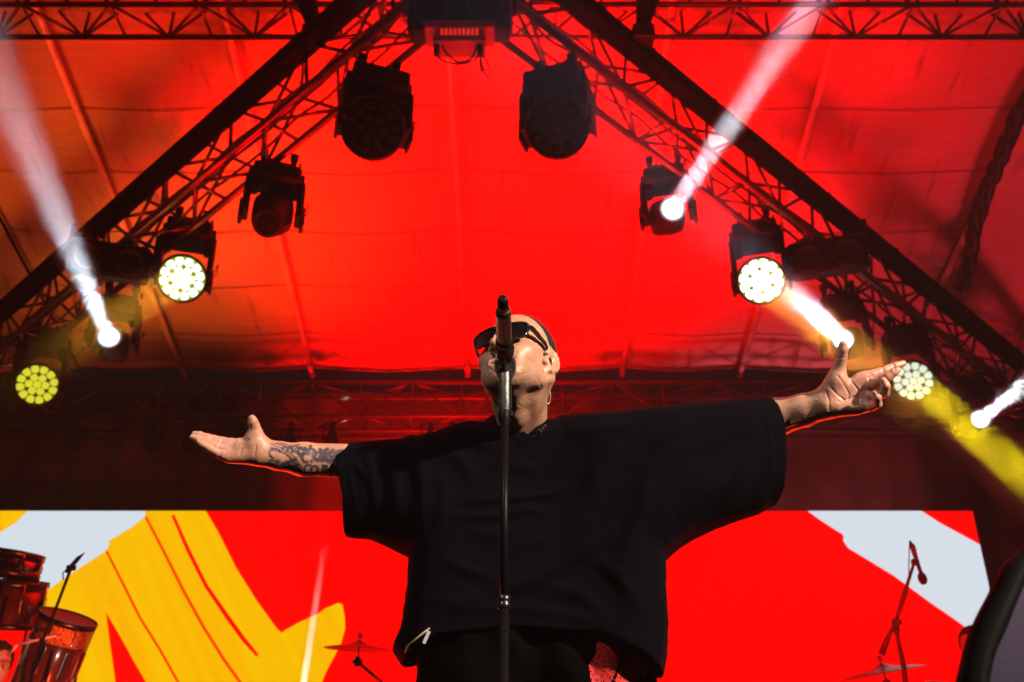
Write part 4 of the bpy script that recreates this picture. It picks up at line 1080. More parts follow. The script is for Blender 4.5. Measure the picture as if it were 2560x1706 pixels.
# printed red patches on the thigh: thin cloth pieces laid on the trousers
SRC7 = lambda pts: [(950+x*.45, 1000+y*.45) for x, y in pts]
PR7 = [SRC7(q) for q in ([(1130, 1350), (1150, 1290), (1190, 1275), (1197, 1300), (1165, 1340)], [(1160, 1480), (1190, 1420), (1215, 1330), (1290, 1300), (1330, 1325), (1362, 1355), (1335, 1430), (1275, 1600), (1220, 1760), (1180, 1600)],
       [(1380, 1372), (1440, 1420), (1468, 1455), (1432, 1568), (1380, 1700), (1270, 1700), (1300, 1568), (1340, 1480)], [(1480, 1450), (1515, 1465), (1532, 1485), (1450, 1545), (1458, 1500)])]
def cast(px, py, f):
    d = V3(ray(px, py)); o = np.array([0, 0, CAMZ], f4); t = 1.9
    for _ in range(60):
        v = float(f((o+d*t)[None].astype(f4))[0]); t += v*.7
        if abs(v) < 3e-4: break
        if t > 3: return None
    return o+d*t
b = MB()
for poly in PR7:
    xs_ = [q[0] for q in poly]; ys_ = [q[1] for q in poly]; st = 3.2; cache = {}
    def vv(i, j):
        if (i, j) not in cache:
            h = cast(i*st, j*st, f_tr); cache[(i, j)] = None if h is None else b.bm.verts.new(Vector(h.tolist()) + Vector((0, -.0035, -.0006)))
        return cache[(i, j)]
    for i in range(int(min(xs_)/st), int(max(xs_)/st)+1):
        for j in range(int(min(ys_)/st), int(max(ys_)/st)+1):
            cx, cy = (i+.5)*st, (j+.5)*st
            w_ = noise.noise(Vector((cx*.35, cy*.35, 1)))
            if not inpoly(np.array([cx+2*w_]), np.array([cy+2*w_]), poly)[0] or w_ > .42: continue
            q = [vv(i, j), vv(i+1, j), vv(i+1, j+1), vv(i, j+1)]
            if None in q: continue
            f = b.bm.faces.new(q); f.smooth = True
M_print = mat('red_print', (.42, .008, .008), .8, noise_s=160, noise_a=.75)
b.build('printed_patch', M_print, person)
# shoes, on the stage
for q, x in ((-1, -.16), (1, .265)):
    def f_sh(p, x=x, q=q):
        d = smin(sd_cone(p, (x, 2.42, 1.25), (x+q*.03, 2.22, 1.235), .048, .040), sd_cone(p, (x, 2.40, 1.29), (x, 2.40, 1.33), .05, .05), .04)
        return np.maximum(d, 1.203-p[:, 2])
    Vv, Qv = surfnet(f_sh, (x-.15, 2.1, 1.18), (x+.15, 2.55, 1.42), .008, margin=1.5); npmesh('shoe', Vv, Qv, M_black, person)
# pocket: pale phone edge and a loop of cord at the hip
b = MB(); c = P(1066, 1594, 2.06); F_ = frame(Vector((0, -1, -.3)), (.42, 0, 1)); b.box(c, (.027, .007, .004), F_, .001); b.build('phone', mat('phone_shell', (.5, .52, .6), .25), person)
b = MB()
for o in (0, .0035):
    b.tube([P(1013, 1632, 2.06)+Vector((o, 0, o)), P(1016, 1618, 2.05)+Vector((o, 0, o)), P(1035, 1602, 2.04)+Vector((o, 0, o)), P(1052, 1588, 2.04)+Vector((o, 0, o)), P(1070, 1575, 2.05)+Vector((o, 0, o))], .0017, 6)
b.build('pocket_cord', mat('tan_cord', (.35, .27, .16), .5), person)

# ================================================================== SUNGLASSES, EARPIECE, JEWELLERY
M_lens = mat('dark_lens', (.006, .004, .006), .06, spec=.8, coat=.5)
M_frame = mat('glossy_black_frame', (.008, .007, .007), .14, spec=.6, coat=.6)
sg = bpy.data.objects.new('sunglasses', None)
def lens_pts(q, n=36, off=0, zz=0, dr=0):
    pts = []
    for k in range(n):
        a = 2*PI*k/n; e = .62; c_, s_ = math.cos(a), math.sin(a)
        x = math.copysign(abs(c_)**e, c_)*(.0275+dr); y = math.copysign(abs(s_)**e, s_)*(.0195+dr)
        x *= 1+.13*(y/.0195); y += .10*max(0, x)*1.0*(y > 0)
        r = .0345 + x; f = .101 - .9*max(0, r-.012)**1.4*1.15 + zz; u = .0 + y
        pts.append(H(q*r, f, u))
    return pts
fb = MB()
for q in (-1, 1):
    o1, o2 = lens_pts(q, zz=.002, dr=.0040), lens_pts(q, zz=-.0035, dr=.0036); i1, i2 = lens_pts(q, zz=.002, dr=-.0004), lens_pts(q, zz=-.0035, dr=-.0004)
    R_ = [[fb.bm.verts.new(p) for p in x] for x in (o1, i1, i2, o2)]
    for a in range(4):
        A_, B_ = R_[a], R_[(a+1) % 4]
        for k in range(36): f = fb.bm.faces.new((A_[k], A_[(k+1) % 36], B_[(k+1) % 36], B_[k])); f.smooth = True
fb.tube([H(-.011, .102, .007), H(-.005, .1035, .010), H(.005, .1035, .010), H(.011, .102, .007)], .0032, 8)
frame_o = fb.build('sunglasses', M_frame, person)
for q in (-1, 1):
    b = MB(); R_ = [b.bm.verts.new(p) for p in lens_pts(q, zz=-.0005, dr=0)]; c = b.bm.verts.new(H(q*.0345, .1005-.9*.0225**1.4*1.15+.0015, 0)); 
    for k in range(36): f = b.bm.faces.new((R_[k], R_[(k+1) % 36], c)); f.smooth = True
    b.build('lens', M_lens, frame_o)
    b = MB(); p0 = H(q*.0665, .078, .0125)
    pts = [p0, H(q*.0705, .070, .0125), H(q*.0750, .045, .010), H(q*.0785, .020, .0085), H(q*.0765, .002, .004), H(q*.074, -.014, -.002), H(q*.073, -.028, -.020)]
    for a, c in zip(pts, pts[1:]):
        dd = c-a; Fm = frame(dd, hU); hgt = .0155*HS if a is pts[0] or a is pts[1] else .0115*HS
        b.box((a+c)/2, (hgt, .0042, dd.length*1.06), Fm, .0012)
    b.build('temple', M_frame, frame_o)
b = MB(); b.lathe([(0, .012), (.007, .011), (.0095, .006), (.0095, -.002), (.006, -.006), (0, -.007)], frame(hR, hU), 20, H(.071, -.004, -.020)); b.lathe([(0, .009), (.004, .008), (.005, .003), (0, .001)], frame(hR, hU), 14, H(.0735, -.0105, -.029))
iem = b.build('earpiece', M_black, person)
M_clear = mat('clear_cable', (.55, .50, .40), .2, spec=.8)
def smooth_path(q, k=6):
    q = [Vector(x) for x in q]; o = []
    for i in range(len(q)-1):
        a = q[max(i-1, 0)]; p1 = q[i]; p2 = q[i+1]; d = q[min(i+2, len(q)-1)]
        for j in range(k):
            u = j/k; o.append(.5*((2*p1)+(p2-a)*u+(2*a-5*p1+4*p2-d)*u*u+(3*p1-a-3*p2+d)*u**3))
    o.append(q[-1]); return o
b = MB(); b.tube(smooth_path([H(.077, .002, -.009), H(.078, .006, .001), H(.076, .002, .013), H(.074, -.010, .018)]), .0028, 8)
b.box(H(.078, .010, -.007), (.008, .008, .010), HM_ if False else frame(hU, hR), .002)
b.tube(smooth_path([H(.070, -.026, -.040), P(1371, 962, 2.33), P(1376, 985, 2.33), P(1374, 1005, 2.335), P(1369, 1010, 2.33), P(1362, 1000, 2.33)]), .0011, 6); b.build('cable', M_clear, iem)
M_silver = mat('silver', (.8, .72, .6), .15, 1)
for q, c in ((1, H(.069, .0, -.060)), (-1, H(-.069, -.0, -.060))):
    b = MB(); n = 28; ax1 = hF; b.tube([c + (hF*math.cos(2*PI*k/n) + Vector((0, 0, 1))*math.sin(2*PI*k/n))*.0085 for k in range(n+1)], .0011, 6, cap=False); b.build('earring', M_silver, person)
b = MB()
for i, (x, y, r) in enumerate(((1317, 1104, .0030), (1321, 1101, .0034), (1326, 1098, .0038), (1331, 1094.5, .0042), (1337, 1091, .0046), (1343, 1086, .0052), (1350, 1079, .0068), (1357, 1073, .0058), (1362, 1067, .005))):
    b.lathe([(0, -r)] + [(r*math.cos(a), r*math.sin(a)) for a in [(-.4+.1*k)*PI for k in range(9)]] + [(0, r)], None, 12, P(x, y, 2.335-.001*i))
b.build('bead_necklace', mat('black_beads', (.03, .03, .032), .15, .3, coat=.5), person)

# ================================================================== MICROPHONE AND STAND
MT = 2.06
axisx = P(1262, 1300, 1.9)
sx, sy = P(1262, 1040, MT).x, P(1262, 1040, MT).y
stand = empty('microphone_stand', (sx, sy, STAGE), 'straight black microphone stand right in front of the person with spread arms', 'microphone stand')
def zat(py): return PY(1262, py, sy).z
b = MB(); b.lathe([(0, 0), (.125, 0), (.128, .006), (.128, .016), (.12, .024), (.03, .034), (.02, .05), (0, .05)], None, 48, (sx, sy, STAGE)); b.build('base', M_darkmetal, stand)
b = MB(); b.tube([(sx, sy, STAGE+.04), (sx, sy, zat(1520))], .0095, 20); b.build('lower_tube', mat('matt_black_tube', (.003, .003, .003), .6, spec=.08), stand)
M_tube = mat('black_lacquer', (.004, .004, .005), .4, spec=.1)
b = MB(); b.lathe([(.0085, 0), (.0125, .002), (.0125, .010), (.0105, .013), (.0125, .016), (.0125, .024), (.0085, .027)], None, 28, (sx, sy, zat(1524))); b.build('clutch', M_darkmetal, stand)
b = MB(); b.tube([(sx, sy, zat(1524)), (sx, sy, zat(1052))], .0078, 20); b.build('upper_tube', M_tube, stand)
b = MB(); h0 = zat(1066); b.lathe([(.0085, 0), (.0095, .006), (.0125, .012), (.0138, .018), (.0138, .030), (.0125, .034), (.0125, .040), (0, .040)], None, 28, (sx, sy, h0)); b.box((sx+.011, sy-.002, h0+.024), (.012, .02, .014), None, .003); b.build('knob', M_black, stand)
M_grip = mat('worn_grey_metal', (.10, .105, .10), .38, .6, noise_s=120, noise_a=.6, bump=.1, bump_s=200)
b = MB(); b.lathe([(.0115, 0), (.0128, .003), (.0128, .088), (.0122, .096), (.010, .098), (0, .098)], None, 28, (sx, sy, zat(1032))); b.build('grip_tube', M_grip, stand)
b = MB(); b.box((sx+.0115, sy-.0015, zat(968)), (.006, .014, .105), None, .0015); b.build('grip_rail', M_black, stand)
b = MB(); zc_ = zat(916); b.lathe([(.0115, 0), (.0120, .003), (.0105, .008), (.0092, .014), (.0082, .026), (.0075, .034), (0, .034)], None, 28, (sx, sy, zc_)); b.build('thread_adapter', M_tube, stand)
# clip: the joint and the cone that holds the handle
m0 = P(1262, 888, 2.09); m1 = P(1257, 752, 1.985); mdir = (m1-m0).normalized(); FMm = frame(mdir, (1, 0, 0)) @ Matrix.Diagonal((.87, .87, 1))
b = MB(); b.tube([(sx-.008, sy, zc_+.036), (sx+.008, sy, zc_+.036)], .0085, 16)
b.lathe([(.0205, .000), (.0235, .006), (.0238, .030), (.0222, .034)], FMm, 30, m0 - mdir*.006); b.build('clip', M_chromeD if False else mat('smoked_clip', (.02, .012, .01), .10, .0, spec=.9, coat=1), stand)
mic = empty('microphone', m0, 'shiny dark handheld microphone held by the clip of the straight stand, hiding the mouth', 'microphone')
M_micbody = mat('orange_glint_metal', (.95, .62, .45), .27, 1)  # orange and red reflections put into the base colour
Lm = (m1-m0).length
b = MB(); b.lathe([(.0205, -.01), (.0215, .012), (.0190, .034), (.0182, .050), (.0182, Lm-.038), (.0188, Lm-.034), (.0188, Lm-.026), (.0150, Lm-.022)], FMm, 36, m0); b.build('handle', M_micbody, mic)
b = MB(); b.lathe([(.0205, .036), (.0212, .038), (.0212, .044), (.0190, .046)], FMm, 36, m0); b.build('band', M_black, mic)
b = MB(); b.lathe([(.0150, Lm-.0225), (.0189, Lm-.027), (.0189, Lm-.034)], FMm, 36, m0); b.build('band', M_black, mic)
b = MB(); b.lathe([(.0125, Lm-.028), (.0130, Lm-.016)], FMm, 28, m0); b.build('end_ring', M_micbody, mic)
b = MB(); b.lathe([(.0132, Lm-.016), (.0136, Lm-.010), (.0130, Lm+.003), (.0105, Lm+.008), (0, Lm+.009)], FMm, 28, m0); b.build('end_cap', M_black, mic)
b = MB(); b.lathe([(.0215, -.008), (.0262, -.022), (.0265, -.040), (.022, -.058), (.012, -.068), (0, -.070)], FMm, 32, m0); b.build('grille', mat('mic_grille', (.05, .05, .05), .35, .8, bump=1, bump_s=700), mic)
# ================================================================== INSTRUMENTS AND MUSICIANS
M_brass = mat('red_lit_worn_bronze', (.40, .16, .07), .3, .9, noise_s=12, noise_a=.35, bump=.15, bump_s=60)  # bronze made redder, with the red stage light in its colour
M_shell = mat('wine_drum_shell', (.10, .022, .02), .18, .3, coat=.8, noise_s=5, noise_a=.4)
M_spark = mat('gold_sparkle_shell', (.45, .22, .06), .28, .7, noise_s=90, noise_a=.95, bump=.8, bump_s=120)
M_head = mat('drum_skin', (.30, .26, .24), .5)
riser = MB(); riser.box((-.6, 7.2, STAGE+.2), (7.6, 2.6, .4), None, .01); tag(riser.build('drum_riser', M_stage), 'low black platform carrying the drums in front of the screen', 'platform')
RZ = STAGE+.4
def cymbal(label, px, py, t0, r, nrm, foot, elbow=None):
    c = P(px, py, t0); t = empty('cymbal_stand', Vector((foot[0], foot[1], RZ)), label, 'cymbal')
    F_ = frame(nrm)
    prof = [(.008, .018), (.03, .018), (.055, .008), (.07, .002)] + [(r*k/8, -.0+.0-.028*(k/8)**2*r/.22+.002) for k in range(3, 9)]
    b = MB(); b.lathe(prof, F_, 48, c); b.lathe([(q[0], q[1]-.0025) for q in prof], F_, 48, c); b.build('cymbal', M_brass, t)
    b = MB(); n = F_ @ Vector((0, 0, 1)); b.tube([c-n*.10, c+n*.075], .005, 8); b.lathe([(.0, .055), (.022, .053), (.022, .047), (0, .045)], F_, 16, c)
    b.lathe([(0, .024), (.018, .024), (.018, .012), (0, .012)], F_, 16, c); b.box(c+n*.066, (.05, .006, .006), F_, .001); b.build('wing_nut', M_darkmetal, t)
    e = c - n*.10
    b = MB(); b.box(e, (.035, .05, .06), F_, .010); b.tube([e-Vector((.03, 0, 0)), e+Vector((.03, 0, 0))], .012, 10); b.build('tilter', M_darkmetal, t)
    ft = Vector((foot[0], foot[1], RZ)); el = Vector(elbow) if elbow else Vector((foot[0], foot[1], e.z-.3))
    b = MB(); b.tube([e, el], .010, 10); b.tube([el, ft+Vector((0, 0, .25))], .013, 10); b.box(el, (.04, .04, .05), None, .01); b.build('pole', M_darkmetal, t)
    for k in range(3):
        a = 2*PI*k/3+.4; b = MB(); b.tube([ft+Vector((0, 0, .45)), ft+Vector((.28*math.cos(a), .28*math.sin(a), .01))], .009, 8); b.build('leg', M_darkmetal, t)
    return t
cymbal('bronze cymbal on a thin stand just left of the hip of the person in front', 898, 1613, 6.3, .222, (.05, -.10, 1), (P(990, 1760, 6.3).x, P(990, 1760, 6.3).y), P(970, 1720, 6.35))
cymbal('bronze cymbal tilted down to the left, under the boom microphone on the right', 2206, 1670, 6.3, .262, (-.17, -.08, 1), (P(2226, 1800, 6.4).x, P(2226, 1800, 6.4).y))
def drum(name, label, c, axis, r, depth, shell, hoop=M_darkmetal, lugs=8, stand=True):
    c = Vector(c); t = empty(name, Vector((c.x, c.y, RZ)), label, 'drum'); F_ = frame(axis); h = depth/2
    b = MB(); b.lathe([(r, -h), (r, h), (r-.008, h), (r-.008, -h), (r, -h)], F_, 48, c); b.build('shell', shell, t)
    for s_ in (-1, 1):
        b = MB(); b.lathe([(0, s_*(h+.003)), (r+.002, s_*(h+.003))], F_, 48, c); b.build('drum_skin', M_head, t)
        b = MB(); b.lathe([(r+.004, s_*(h-.022)), (r+.012, s_*(h-.022)), (r+.012, s_*(h+.012)), (r+.003, s_*(h+.012)), (r+.003, s_*(h-.0)), (r+.004, s_*(h-.022))], F_, 48, c); b.build('hoop', hoop, t)
    for k in range(lugs):
        a = 2*PI*k/lugs; d = F_ @ Vector((math.cos(a), math.sin(a), 0)); n = F_ @ Vector((0, 0, 1))
        b = MB(); b.box(c+d*(r+.01), (.02, .022, depth*.35), frame(n, d), .005); b.tube([c+d*(r+.014)-n*(h-.0), c+d*(r+.014)+n*(h-.0)], .0035, 6); b.build('lug', M_chrome, t)
    if stand:
        for k in range(3):
            a = 2*PI*k/3+.9; d = Vector((math.cos(a)*r*1.05, math.sin(a)*r*1.05, 0)); b = MB(); b.tube([c+d-Vector((0, 0, 0)), Vector((c.x+d.x*1.1, c.y+d.y*1.1, RZ))], .008, 8); b.build('leg', M_darkmetal, t)
    return t
drum('tom_drum', 'shallow dark metal tom drum at the left edge, highest of the three drums', P(28, 1412, 6.3), (.12, -.10, 1), .175, .13, mat('dark_chrome_shell', (.30, .2, .2), .16, 1))
drum('tom_drum', 'deep dark red tom drum at the left edge, below the metal tom', P(22, 1510, 6.25), (.08, -.25, 1), .205, .26, M_shell)
drum('floor_drum', 'large red drum with a gold sparkle top band, right of the dark tom drums', P(132, 1640, 6.0), (.36, -.30, 1), .165, .46, M_shell)
d_ = bpy.data.objects['floor_drum']
b = MB(); F_ = frame((.36, -.30, 1)); cc = P(132, 1640, 6.0); b.lathe([(.1665, .10), (.1675, .105), (.1675, .215), (.1665, .218)], F_, 48, cc); b.build('sparkle_band', M_spark, d_)
# drummer's stick-like arm of the tom holder
b = MB(); b.tube([P(44, 1612, 5.7), P(141, 1590, 5.75)], .007, 10); b.tube([P(44, 1612, 5.7), P(20, 1640, 5.7)], .006, 8); tag(b.build('drumstick', mat('pale_stick', (.55, .5, .5), .35)), 'pale drumstick lying in front of the dark drums at the left edge', 'drumstick')
# microphone on a slim stand over the drums
st = empty('boom_stand', P(100, 1760, 5.7)*1, 'slim black microphone stand leaning in front of the drums on the left', 'microphone stand'); st.location.z = RZ
fb_ = P(70, 1745, 5.7)
b = MB(); b.tube([P(176, 1425, 5.7), P(146, 1505, 5.7), P(84, 1660, 5.7), fb_], .009, 8); b.build('boom', M_black, st)
b = MB(); b.tube([fb_, Vector((fb_.x, fb_.y, RZ+.02))], .010, 8); b.build('pole', M_black, st)
for k in range(3):
    a = 2*PI*k/3; b = MB(); b.tube([Vector((fb_.x, fb_.y, RZ+.3)), Vector((fb_.x+.3*math.cos(a), fb_.y+.3*math.sin(a), RZ+.01))], .008, 6); b.build('leg', M_black, st)
b = MB(); b.box(P(178, 1420, 5.7), (.05, .03, .03), None, .008); b.tube([P(172, 1422, 5.7), P(157, 1433, 5.7), P(158, 1450, 5.7)], .004, 6); b.build('clip', M_black, st)
mc = empty('condenser_microphone', P(190, 1405, 5.7), 'small pencil microphone pointing up over the drums on the left', 'microphone')
b = MB(); b.tube([P(166, 1430, 5.7), P(196, 1396, 5.7)], .013, 12); b.build('body', M_black, mc)
b = MB(); b.tube([P(196, 1396, 5.7), P(212, 1382, 5.7)], [.012, .002], 12); b.build('tip', M_black, mc)
# boom stand on the right
T_ = 6.15
st = empty('boom_stand', P(2275, 1780, T_), 'black boom microphone stand in front of the white stripe on the right of the screen', 'microphone stand'); st.location.z = RZ
M_rodr = mat('dark_stand_metal', (.10, .02, .02), .45, .4)
j0 = P(2239, 1565, T_); ft = P(2270, 1760, T_)
b = MB(); b.tube([j0, P(2247, 1610, T_), P(2258, 1660, T_), ft, Vector((ft.x+.02, ft.y, RZ+.02))], [.013, .012, .016, .017, .018], 10); b.build('pole', M_rodr, st)
b = MB(); b.tube([P(2204, 1636, T_), P(2214, 1610, T_), P(2228, 1575, T_), j0, P(2244, 1540, T_), P(2262, 1484, T_), P(2268, 1462, T_), P(2284, 1412, T_)], [.021, .018, .010, .012, .011, .016, .011, .009], 10); b.build('boom', M_rodr, st)
b = MB(); b.box(j0, (.04, .04, .085), frame((.1, 0, 1)), .012); b.tube([j0+Vector((0, -.06, .01)), j0+Vector((.02, .05, .03))], .02, 10); b.build('joint', M_rodr, st)
b = MB(); b.box(P(2288, 1406, T_), (.045, .04, .04), None, .012); b.build('clip', M_rodr, st)
for k in range(3):
    a = 2*PI*k/3+.2; b = MB(); b.tube([Vector((ft.x+.02, ft.y, RZ+.3)), Vector((ft.x+.33*math.cos(a), ft.y+.33*math.sin(a), RZ+.01))], .010, 6); b.build('leg', M_rodr, st)
mc = empty('microphone', P(2300, 1430, T_), 'small microphone with a round foam head hanging from the boom stand on the right', 'microphone')
b = MB(); b.tube([P(2274, 1352, T_), P(2281, 1366, T_), P(2291, 1400, T_), P(2302, 1432, T_)], [.004, .017, .013, .012], 12); b.build('body', M_rodr, mc)
b = MB(); hd0 = P(2306, 1446, T_); b.lathe([(0, -.040), (.016, -.036), (.025, -.02), (.027, 0), (.024, .02), (.014, .034), (0, .037)], frame(P(2302, 1430, T_)-P(2312, 1462, T_)), 20, hd0); b.build('foam', mat('foam', (.05, .01, .01), .95, bump=1, bump_s=300), mc)
b = MB(); b.tube(smooth_path([P(2274, 1353, T_), P(2273, 1385, T_), P(2272, 1420, T_), P(2272, 1440, T_), P(2262, 1500, T_)]), .0035, 6); b.build('cable', M_rubber, mc)
# a drum whose rim just shows at the lower right
drum('snare_drum', 'red drum whose rim just shows at the bottom edge beside the loudspeaker', P(2400, 1760, 6.0), (.12, -.35, 1), .19, .15, M_shell)
# ---- two musicians, seated far behind
M_skin2 = mat('musician_skin', (.42, .22, .14), .5, sss=.1, noise_s=40, noise_a=.15, bump=.2, bump_s=200)
M_hair2 = mat('dark_curly_hair', (.012, .008, .006), .8, bump=1, bump_s=90)
M_cloth2 = mat('dark_tee', (.02, .018, .02), .9, bump=.3, bump_s=300)
def musician(label, hc, face, seat, hair='curly', cap=False):
    """seated figure: one continuous body; hc head centre, face the way it looks"""
    hc = Vector(hc); fx_ = Vector(face).normalized(); up = Vector((0, 0, 1)); rt = fx_.cross(up).normalized()
    g = lambda r, f, u: hc + rt*r + fx_*f + up*u
    Mi = [list(rt), list(fx_), list(up)]
    def fb(p):
        d = sd_ell(p, g(0, -.01, .02), Mi, (.075, .095, .10)); d = smin(d, sd_ell(p, g(0, .03, -.06), Mi, (.055, .06, .065)), .03)
        d = smin(d, sd_cone(p, g(0, .085, .01), g(0, .112, -.03), .008, .013), .012)
        for q in (-1, 1):
            d = smax(d, -sd_ell(p, g(q*.032, .095, .005), Mi, (.016, .012, .010)), .012)
            d = smin(d, sd_ell(p, g(q*.078, -.01, -.01), Mi, (.010, .018, .030)), .006); d = smax(d, -sd_ell(p, g(q*.090, -.005, -.008), Mi, (.006, .009, .014)), .004)
        d = smin(d, sd_cone(p, g(-.02, .088, -.065), g(.02, .088, -.065), .007, .007), .01)
        d = smin(d, sd_cone(p, g(0, -.02, -.06), g(0, -.03, -.20), .055, .06), .03)
        d = smin(d, sd_cone(p, g(-.15, -.03, -.25), g(.15, -.03, -.25), .065, .065), .06)
        d = smin(d, sd_cone(p, g(0, -.03, -.30), g(0, -.05, -.62), .15, .15), .08)
        for q in (-1, 1):
            sh_, el, wr = g(q*.19, -.02, -.26), g(q*.27, .06, -.50), g(q*.16, .30, -.48)
            d = smin(d, sd_cone(p, sh_, el, .055, .042), .04); d = smin(d, sd_cone(p, el, wr, .042, .028), .01)
            d = smin(d, sd_ell(p, wr + fx_*.05, Mi, (.035, .05, .018)), .02)
            for k in range(4): d = smin(d, sd_cone(p, wr + fx_*.07 + rt*(.018*(k-1.5)), wr + fx_*(.115+.004*(k % 2)) + rt*(.019*(k-1.5)) - up*.025, .009, .007), .006)
            d = smin(d, sd_cone(p, wr + fx_*.04 - rt*q*.03, wr + fx_*.09 - rt*q*.035 - up*.015, .011, .008), .008)
            hp, kn = g(q*.10, -.03, -.70), g(q*.20, .38, -.70); fo = Vector((kn.x, kn.y, RZ+.06))
            d = smin(d, sd_cone(p, hp, kn, .085, .06), .05); d = smin(d, sd_cone(p, kn, fo, .06, .04), .02); d = smin(d, sd_cone(p, fo, fo + fx_*.16, .04, .032), .02)
        return d
    t = empty('person', Vector((hc.x, hc.y, RZ)), label, 'person')
    lo_ = np.array([hc.x-.6, hc.y-.6, RZ-.02]); hi_ = np.array([hc.x+.6, hc.y+.6, hc.z+.16])
    Vv, Qv = surfnet(fb, lo_, hi_, .011, margin=1.5); npmesh('body', Vv, Qv, M_skin2, t)
    def fc(p):   # clothes: the body grown a little, below the neck, sleeves to the elbow
        d = fb(p)-.010; rel = (p-V3(hc)); u = rel[:, 2]; c = np.maximum(u+.215, -(u+.98) )
        f_ = rel@V3(fx_); arm = np.where(u > -.60, f_-.10, -1)
        return np.maximum(np.maximum(d, c), arm)
    Vv, Qv = surfnet(fc, lo_, hi_, .011, margin=1.5); npmesh('clothes', Vv, Qv, M_cloth2, t)
    def fh(p):
        rel = (p-V3(hc)); u = rel[:, 2]; f_ = rel@V3(fx_); r_ = rel@V3(rt)
        n_ = .006*np.sin(p[:, 0]*170)*np.sin(p[:, 1]*150+1)*np.sin(p[:, 2]*160)
        d = sd_ell(p, g(0, -.02, .03), Mi, (.090, .108, .108)) + n_*(1.6 if hair == 'curly' else .4)
        return np.maximum(np.maximum(d, f_-.055-.3*(u-.02)), -(u+.05-.6*np.minimum(0, f_+.01)*-1*.3))
    Vv, Qv = surfnet(fh, V3(hc)-.18, V3(hc)+.18, .007, margin=1.5); npmesh('cap' if cap else 'hair', Vv, Qv, M_cloth2 if cap else M_hair2, t)
    b = MB(); b.lathe([(0, -.07), (.17, -.07), (.18, -.05), (.17, 0), (0, 0)], None, 28, g(0, -.03, -.78)); b.tube([g(0, -.03, -.8), Vector((hc.x, hc.y, RZ+.02))], .03, 12)
    b.lathe([(0, .0), (.2, .0), (.2, .02), (0, .03)], None, 28, Vector((hc.x, hc.y, RZ)))
    tag(b.build('stool', M_black), 'black stool under the ' + ('drummer at the left edge' if hc.x < 0 else 'musician at the right edge'), 'stool')
    return t
musician('person with curly dark hair cut off by the lower left edge, behind drums', P(-8, 1660, 5.9), (.75, -.6, 0), RZ)
musician('person in a dark cap half hidden behind the loudspeaker at lower right', P(2434, 1618, 6.4), (-.8, -.5, 0), RZ, 'short', True)
# ---- loudspeaker in the near right corner
M_lspk = mat('violet_speaker_cloth', (.045, .032, .085), .8, noise_s=4, noise_a=.3, bump=.3, bump_s=400)
M_rim = mat('speaker_rim_black', (.006, .006, .007), .6, spec=.1)
tL = 1.35
prof = [(2378, 1790), (2388, 1706), (2411, 1613), (2437, 1547), (2472, 1480), (2498, 1424), (2528, 1392), (2575, 1350), (2660, 1305), (2760, 1285)]
inn = [(2438, 1790), (2451, 1706), (2466, 1642), (2492, 1584), (2527, 1497), (2560, 1430), (2595, 1398), (2640, 1372), (2690, 1352), (2760, 1340)]
PLY = P(2500, 1500, tL).y
def spk(q): a = PY(q[0], q[1], PLY); return a
o_ = [spk(q) for q in prof]; i_ = [spk(q) for q in inn]
xm = o_[-1].x
def mirror(l): return l + [Vector((2*xm-p.x, p.y, p.z)) for p in reversed(l[:-1])]
o_[0] = Vector((o_[0].x-.01, PLY, 1.8)); 
o_ = o_[1:]; i_ = i_[1:]
oo = [Vector((o_[0].x-.03, PLY, .0)), Vector((o_[0].x-.022, PLY, o_[0].z-.22))] + smooth_path(o_, 5); ii = [Vector((i_[0].x-.03, PLY, .05)), Vector((i_[0].x-.022, PLY, i_[0].z-.22))] + smooth_path(i_, 5)
oo, ii = mirror(oo), mirror(ii)
t = empty('loudspeaker', Vector((xm, PLY+.1, 0)), 'blurred round topped loudspeaker with violet front and thick black rim, near lower right', 'loudspeaker')
b = MB(); D_ = Vector((0, .12, 0)); cq = Vector((xm, PLY, STAGE+.3)); Fw = Vector((0, -.03, 0)); n = len(oo)
R_ = [[b.bm.verts.new(p) for p in L_] for L_ in ([p for p in ii], [p+Fw for p in ii], [p+Fw*1.2+(q-p)*.5 for p, q in zip(ii, oo)], [p+Fw*.6 for p in oo], [p for p in oo], [p.lerp(cq, .5)+D_ if p.z > 1.3 else Vector((p.x+(xm-p.x)*.5, p.y, p.z))+D_ for p in oo])]
for a, c in zip(R_, R_[1:]):
    for k in range(n-1): f = b.bm.faces.new((a[k], a[k+1], c[k+1], c[k])); f.smooth = True
b.bm.faces.new(R_[-1]); b.build('cabinet', M_rim, t)
b = MB(); b.poly(ii); b.build('grille', M_lspk, t)

# ---- small dark par lamps hanging from the rear pipe
M_par = mat('dull_black_can', (.006, .006, .006), .7, spec=.1)
proto = None
PARX = [190, 385, 480, 600, 725, 830, 1075, 1130, 1415, 1560, 1655, 1770]
def par_parts(c):
    t = empty('par_lamp', c, 'small dark par lamp hanging in the row under the rear truss', 'stage light', 'par lamps in a row under the rear truss')
    b = MB(); b.lathe([(0, .09), (.05, .085), (.065, .05), (.070, -.03), (.08, -.08), (.08, -.095), (.07, -.095), (.065, -.06), (0, -.055)], frame((0, .35, 1)), 20, c - Vector((0, 0, .17))); b.build('can', M_par, t)
    b = MB(); b.tube([c - Vector((.09, 0, .17)), c - Vector((.09, 0, .05)), c - Vector((-.09, 0, .05)), c - Vector((-.09, 0, .17))], .012, 6); b.box(c - Vector((0, 0, .02)), (.05, .07, .09), None, .01); b.build('yoke', M_par, t)
    return t
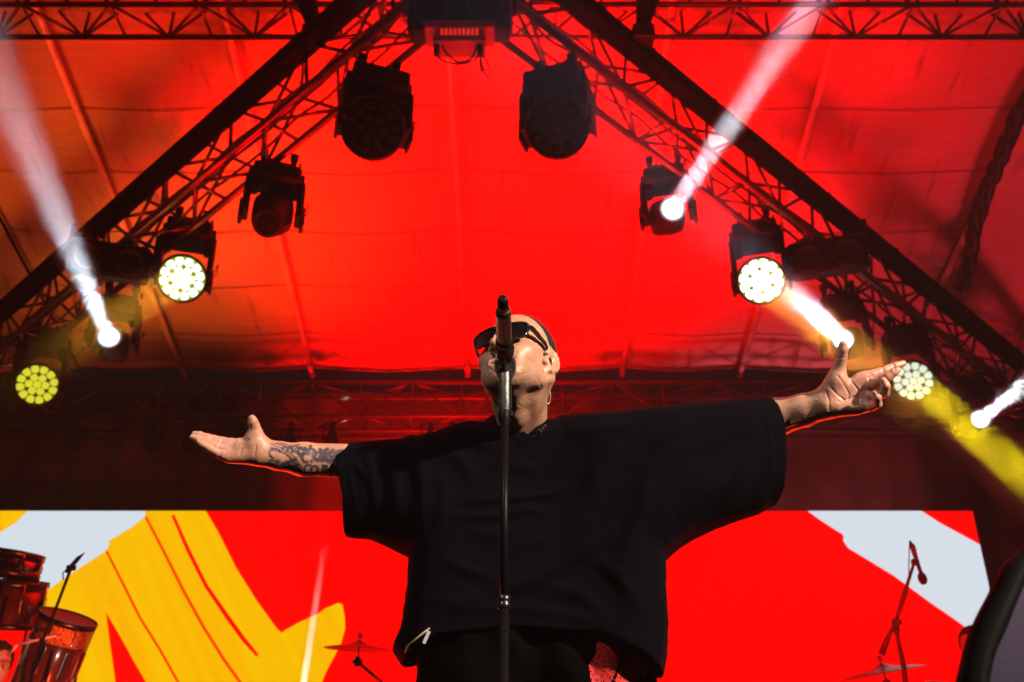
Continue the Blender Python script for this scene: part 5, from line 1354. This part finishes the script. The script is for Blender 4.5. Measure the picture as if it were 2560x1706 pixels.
for i, px in enumerate(PARX):
    q = PY(px, 1090, 9.7); q.z = zb-.02
    ORD = ['first', 'second', 'third', 'fourth', 'fifth', 'sixth', 'seventh', 'eighth', 'ninth', 'tenth', 'eleventh', 'twelfth', 'thirteenth', 'fourteenth']
    lab = ORD[i] + ' from the left of the small dark par lamps under the rear truss'
    if proto is None: proto = par_parts(q); proto['label'] = lab; continue
    c = proto.copy(); COL.objects.link(c); c.location = q; c['label'] = lab
    for ch in list(proto.children):
        d = ch.copy(); COL.objects.link(d); d.parent = c; d.matrix_parent_inverse = ch.matrix_parent_inverse.copy()
# ---- dust drifting in the beams
b = MB(); rnd = random.Random(4)
for hd, n_, w_ in ((hA, 40, .16), (hB, 40, .12), (hC, 90, .2)):
    t_, C0, aim = hd; F_ = frame(aim)
    for k in range(n_):
        u = rnd.uniform(1.2, 4.2); a = rnd.uniform(0, 2*PI); r = w_*rnd.random()**.6
        p = C0 + aim*u + F_ @ Vector((r*math.cos(a), r*math.sin(a), 0)); s_ = rnd.uniform(.0007, .0019)
        vs = [b.bm.verts.new(p + Vector(v)*s_) for v in ((1, 0, -.6), (-.5, .8, -.6), (-.5, -.8, -.6), (0, 0, 1))]
        for f in ((0, 1, 2), (0, 3, 1), (1, 3, 2), (2, 3, 0)): b.bm.faces.new([vs[j] for j in f])
tag(b.build('dust', mat('pale_dust', (.8, .8, .8), .6)), 'tiny bright specks of dust drifting in the white beams', 'dust', kind='stuff')
# ================================================================== HAZE
def vol(name, dens, col=(1, 1, 1), aniso=.25):
    m = bpy.data.materials.new(name); m.use_nodes = True; nt = m.node_tree
    for n in list(nt.nodes):
        if n.type == 'BSDF_PRINCIPLED': nt.nodes.remove(n)
    v = nt.nodes.new('ShaderNodeVolumePrincipled'); v.inputs['Color'].default_value = (*col, 1); v.inputs['Density'].default_value = dens; v.inputs['Anisotropy'].default_value = aniso
    nt.links.new(v.outputs[0], nt.nodes['Material Output'].inputs['Volume']); return m
b = MB(); b.box((0, 3, 5), (40, 40, 12))
tag(b.build('haze', vol('haze_air', .0035)), kind='stuff')
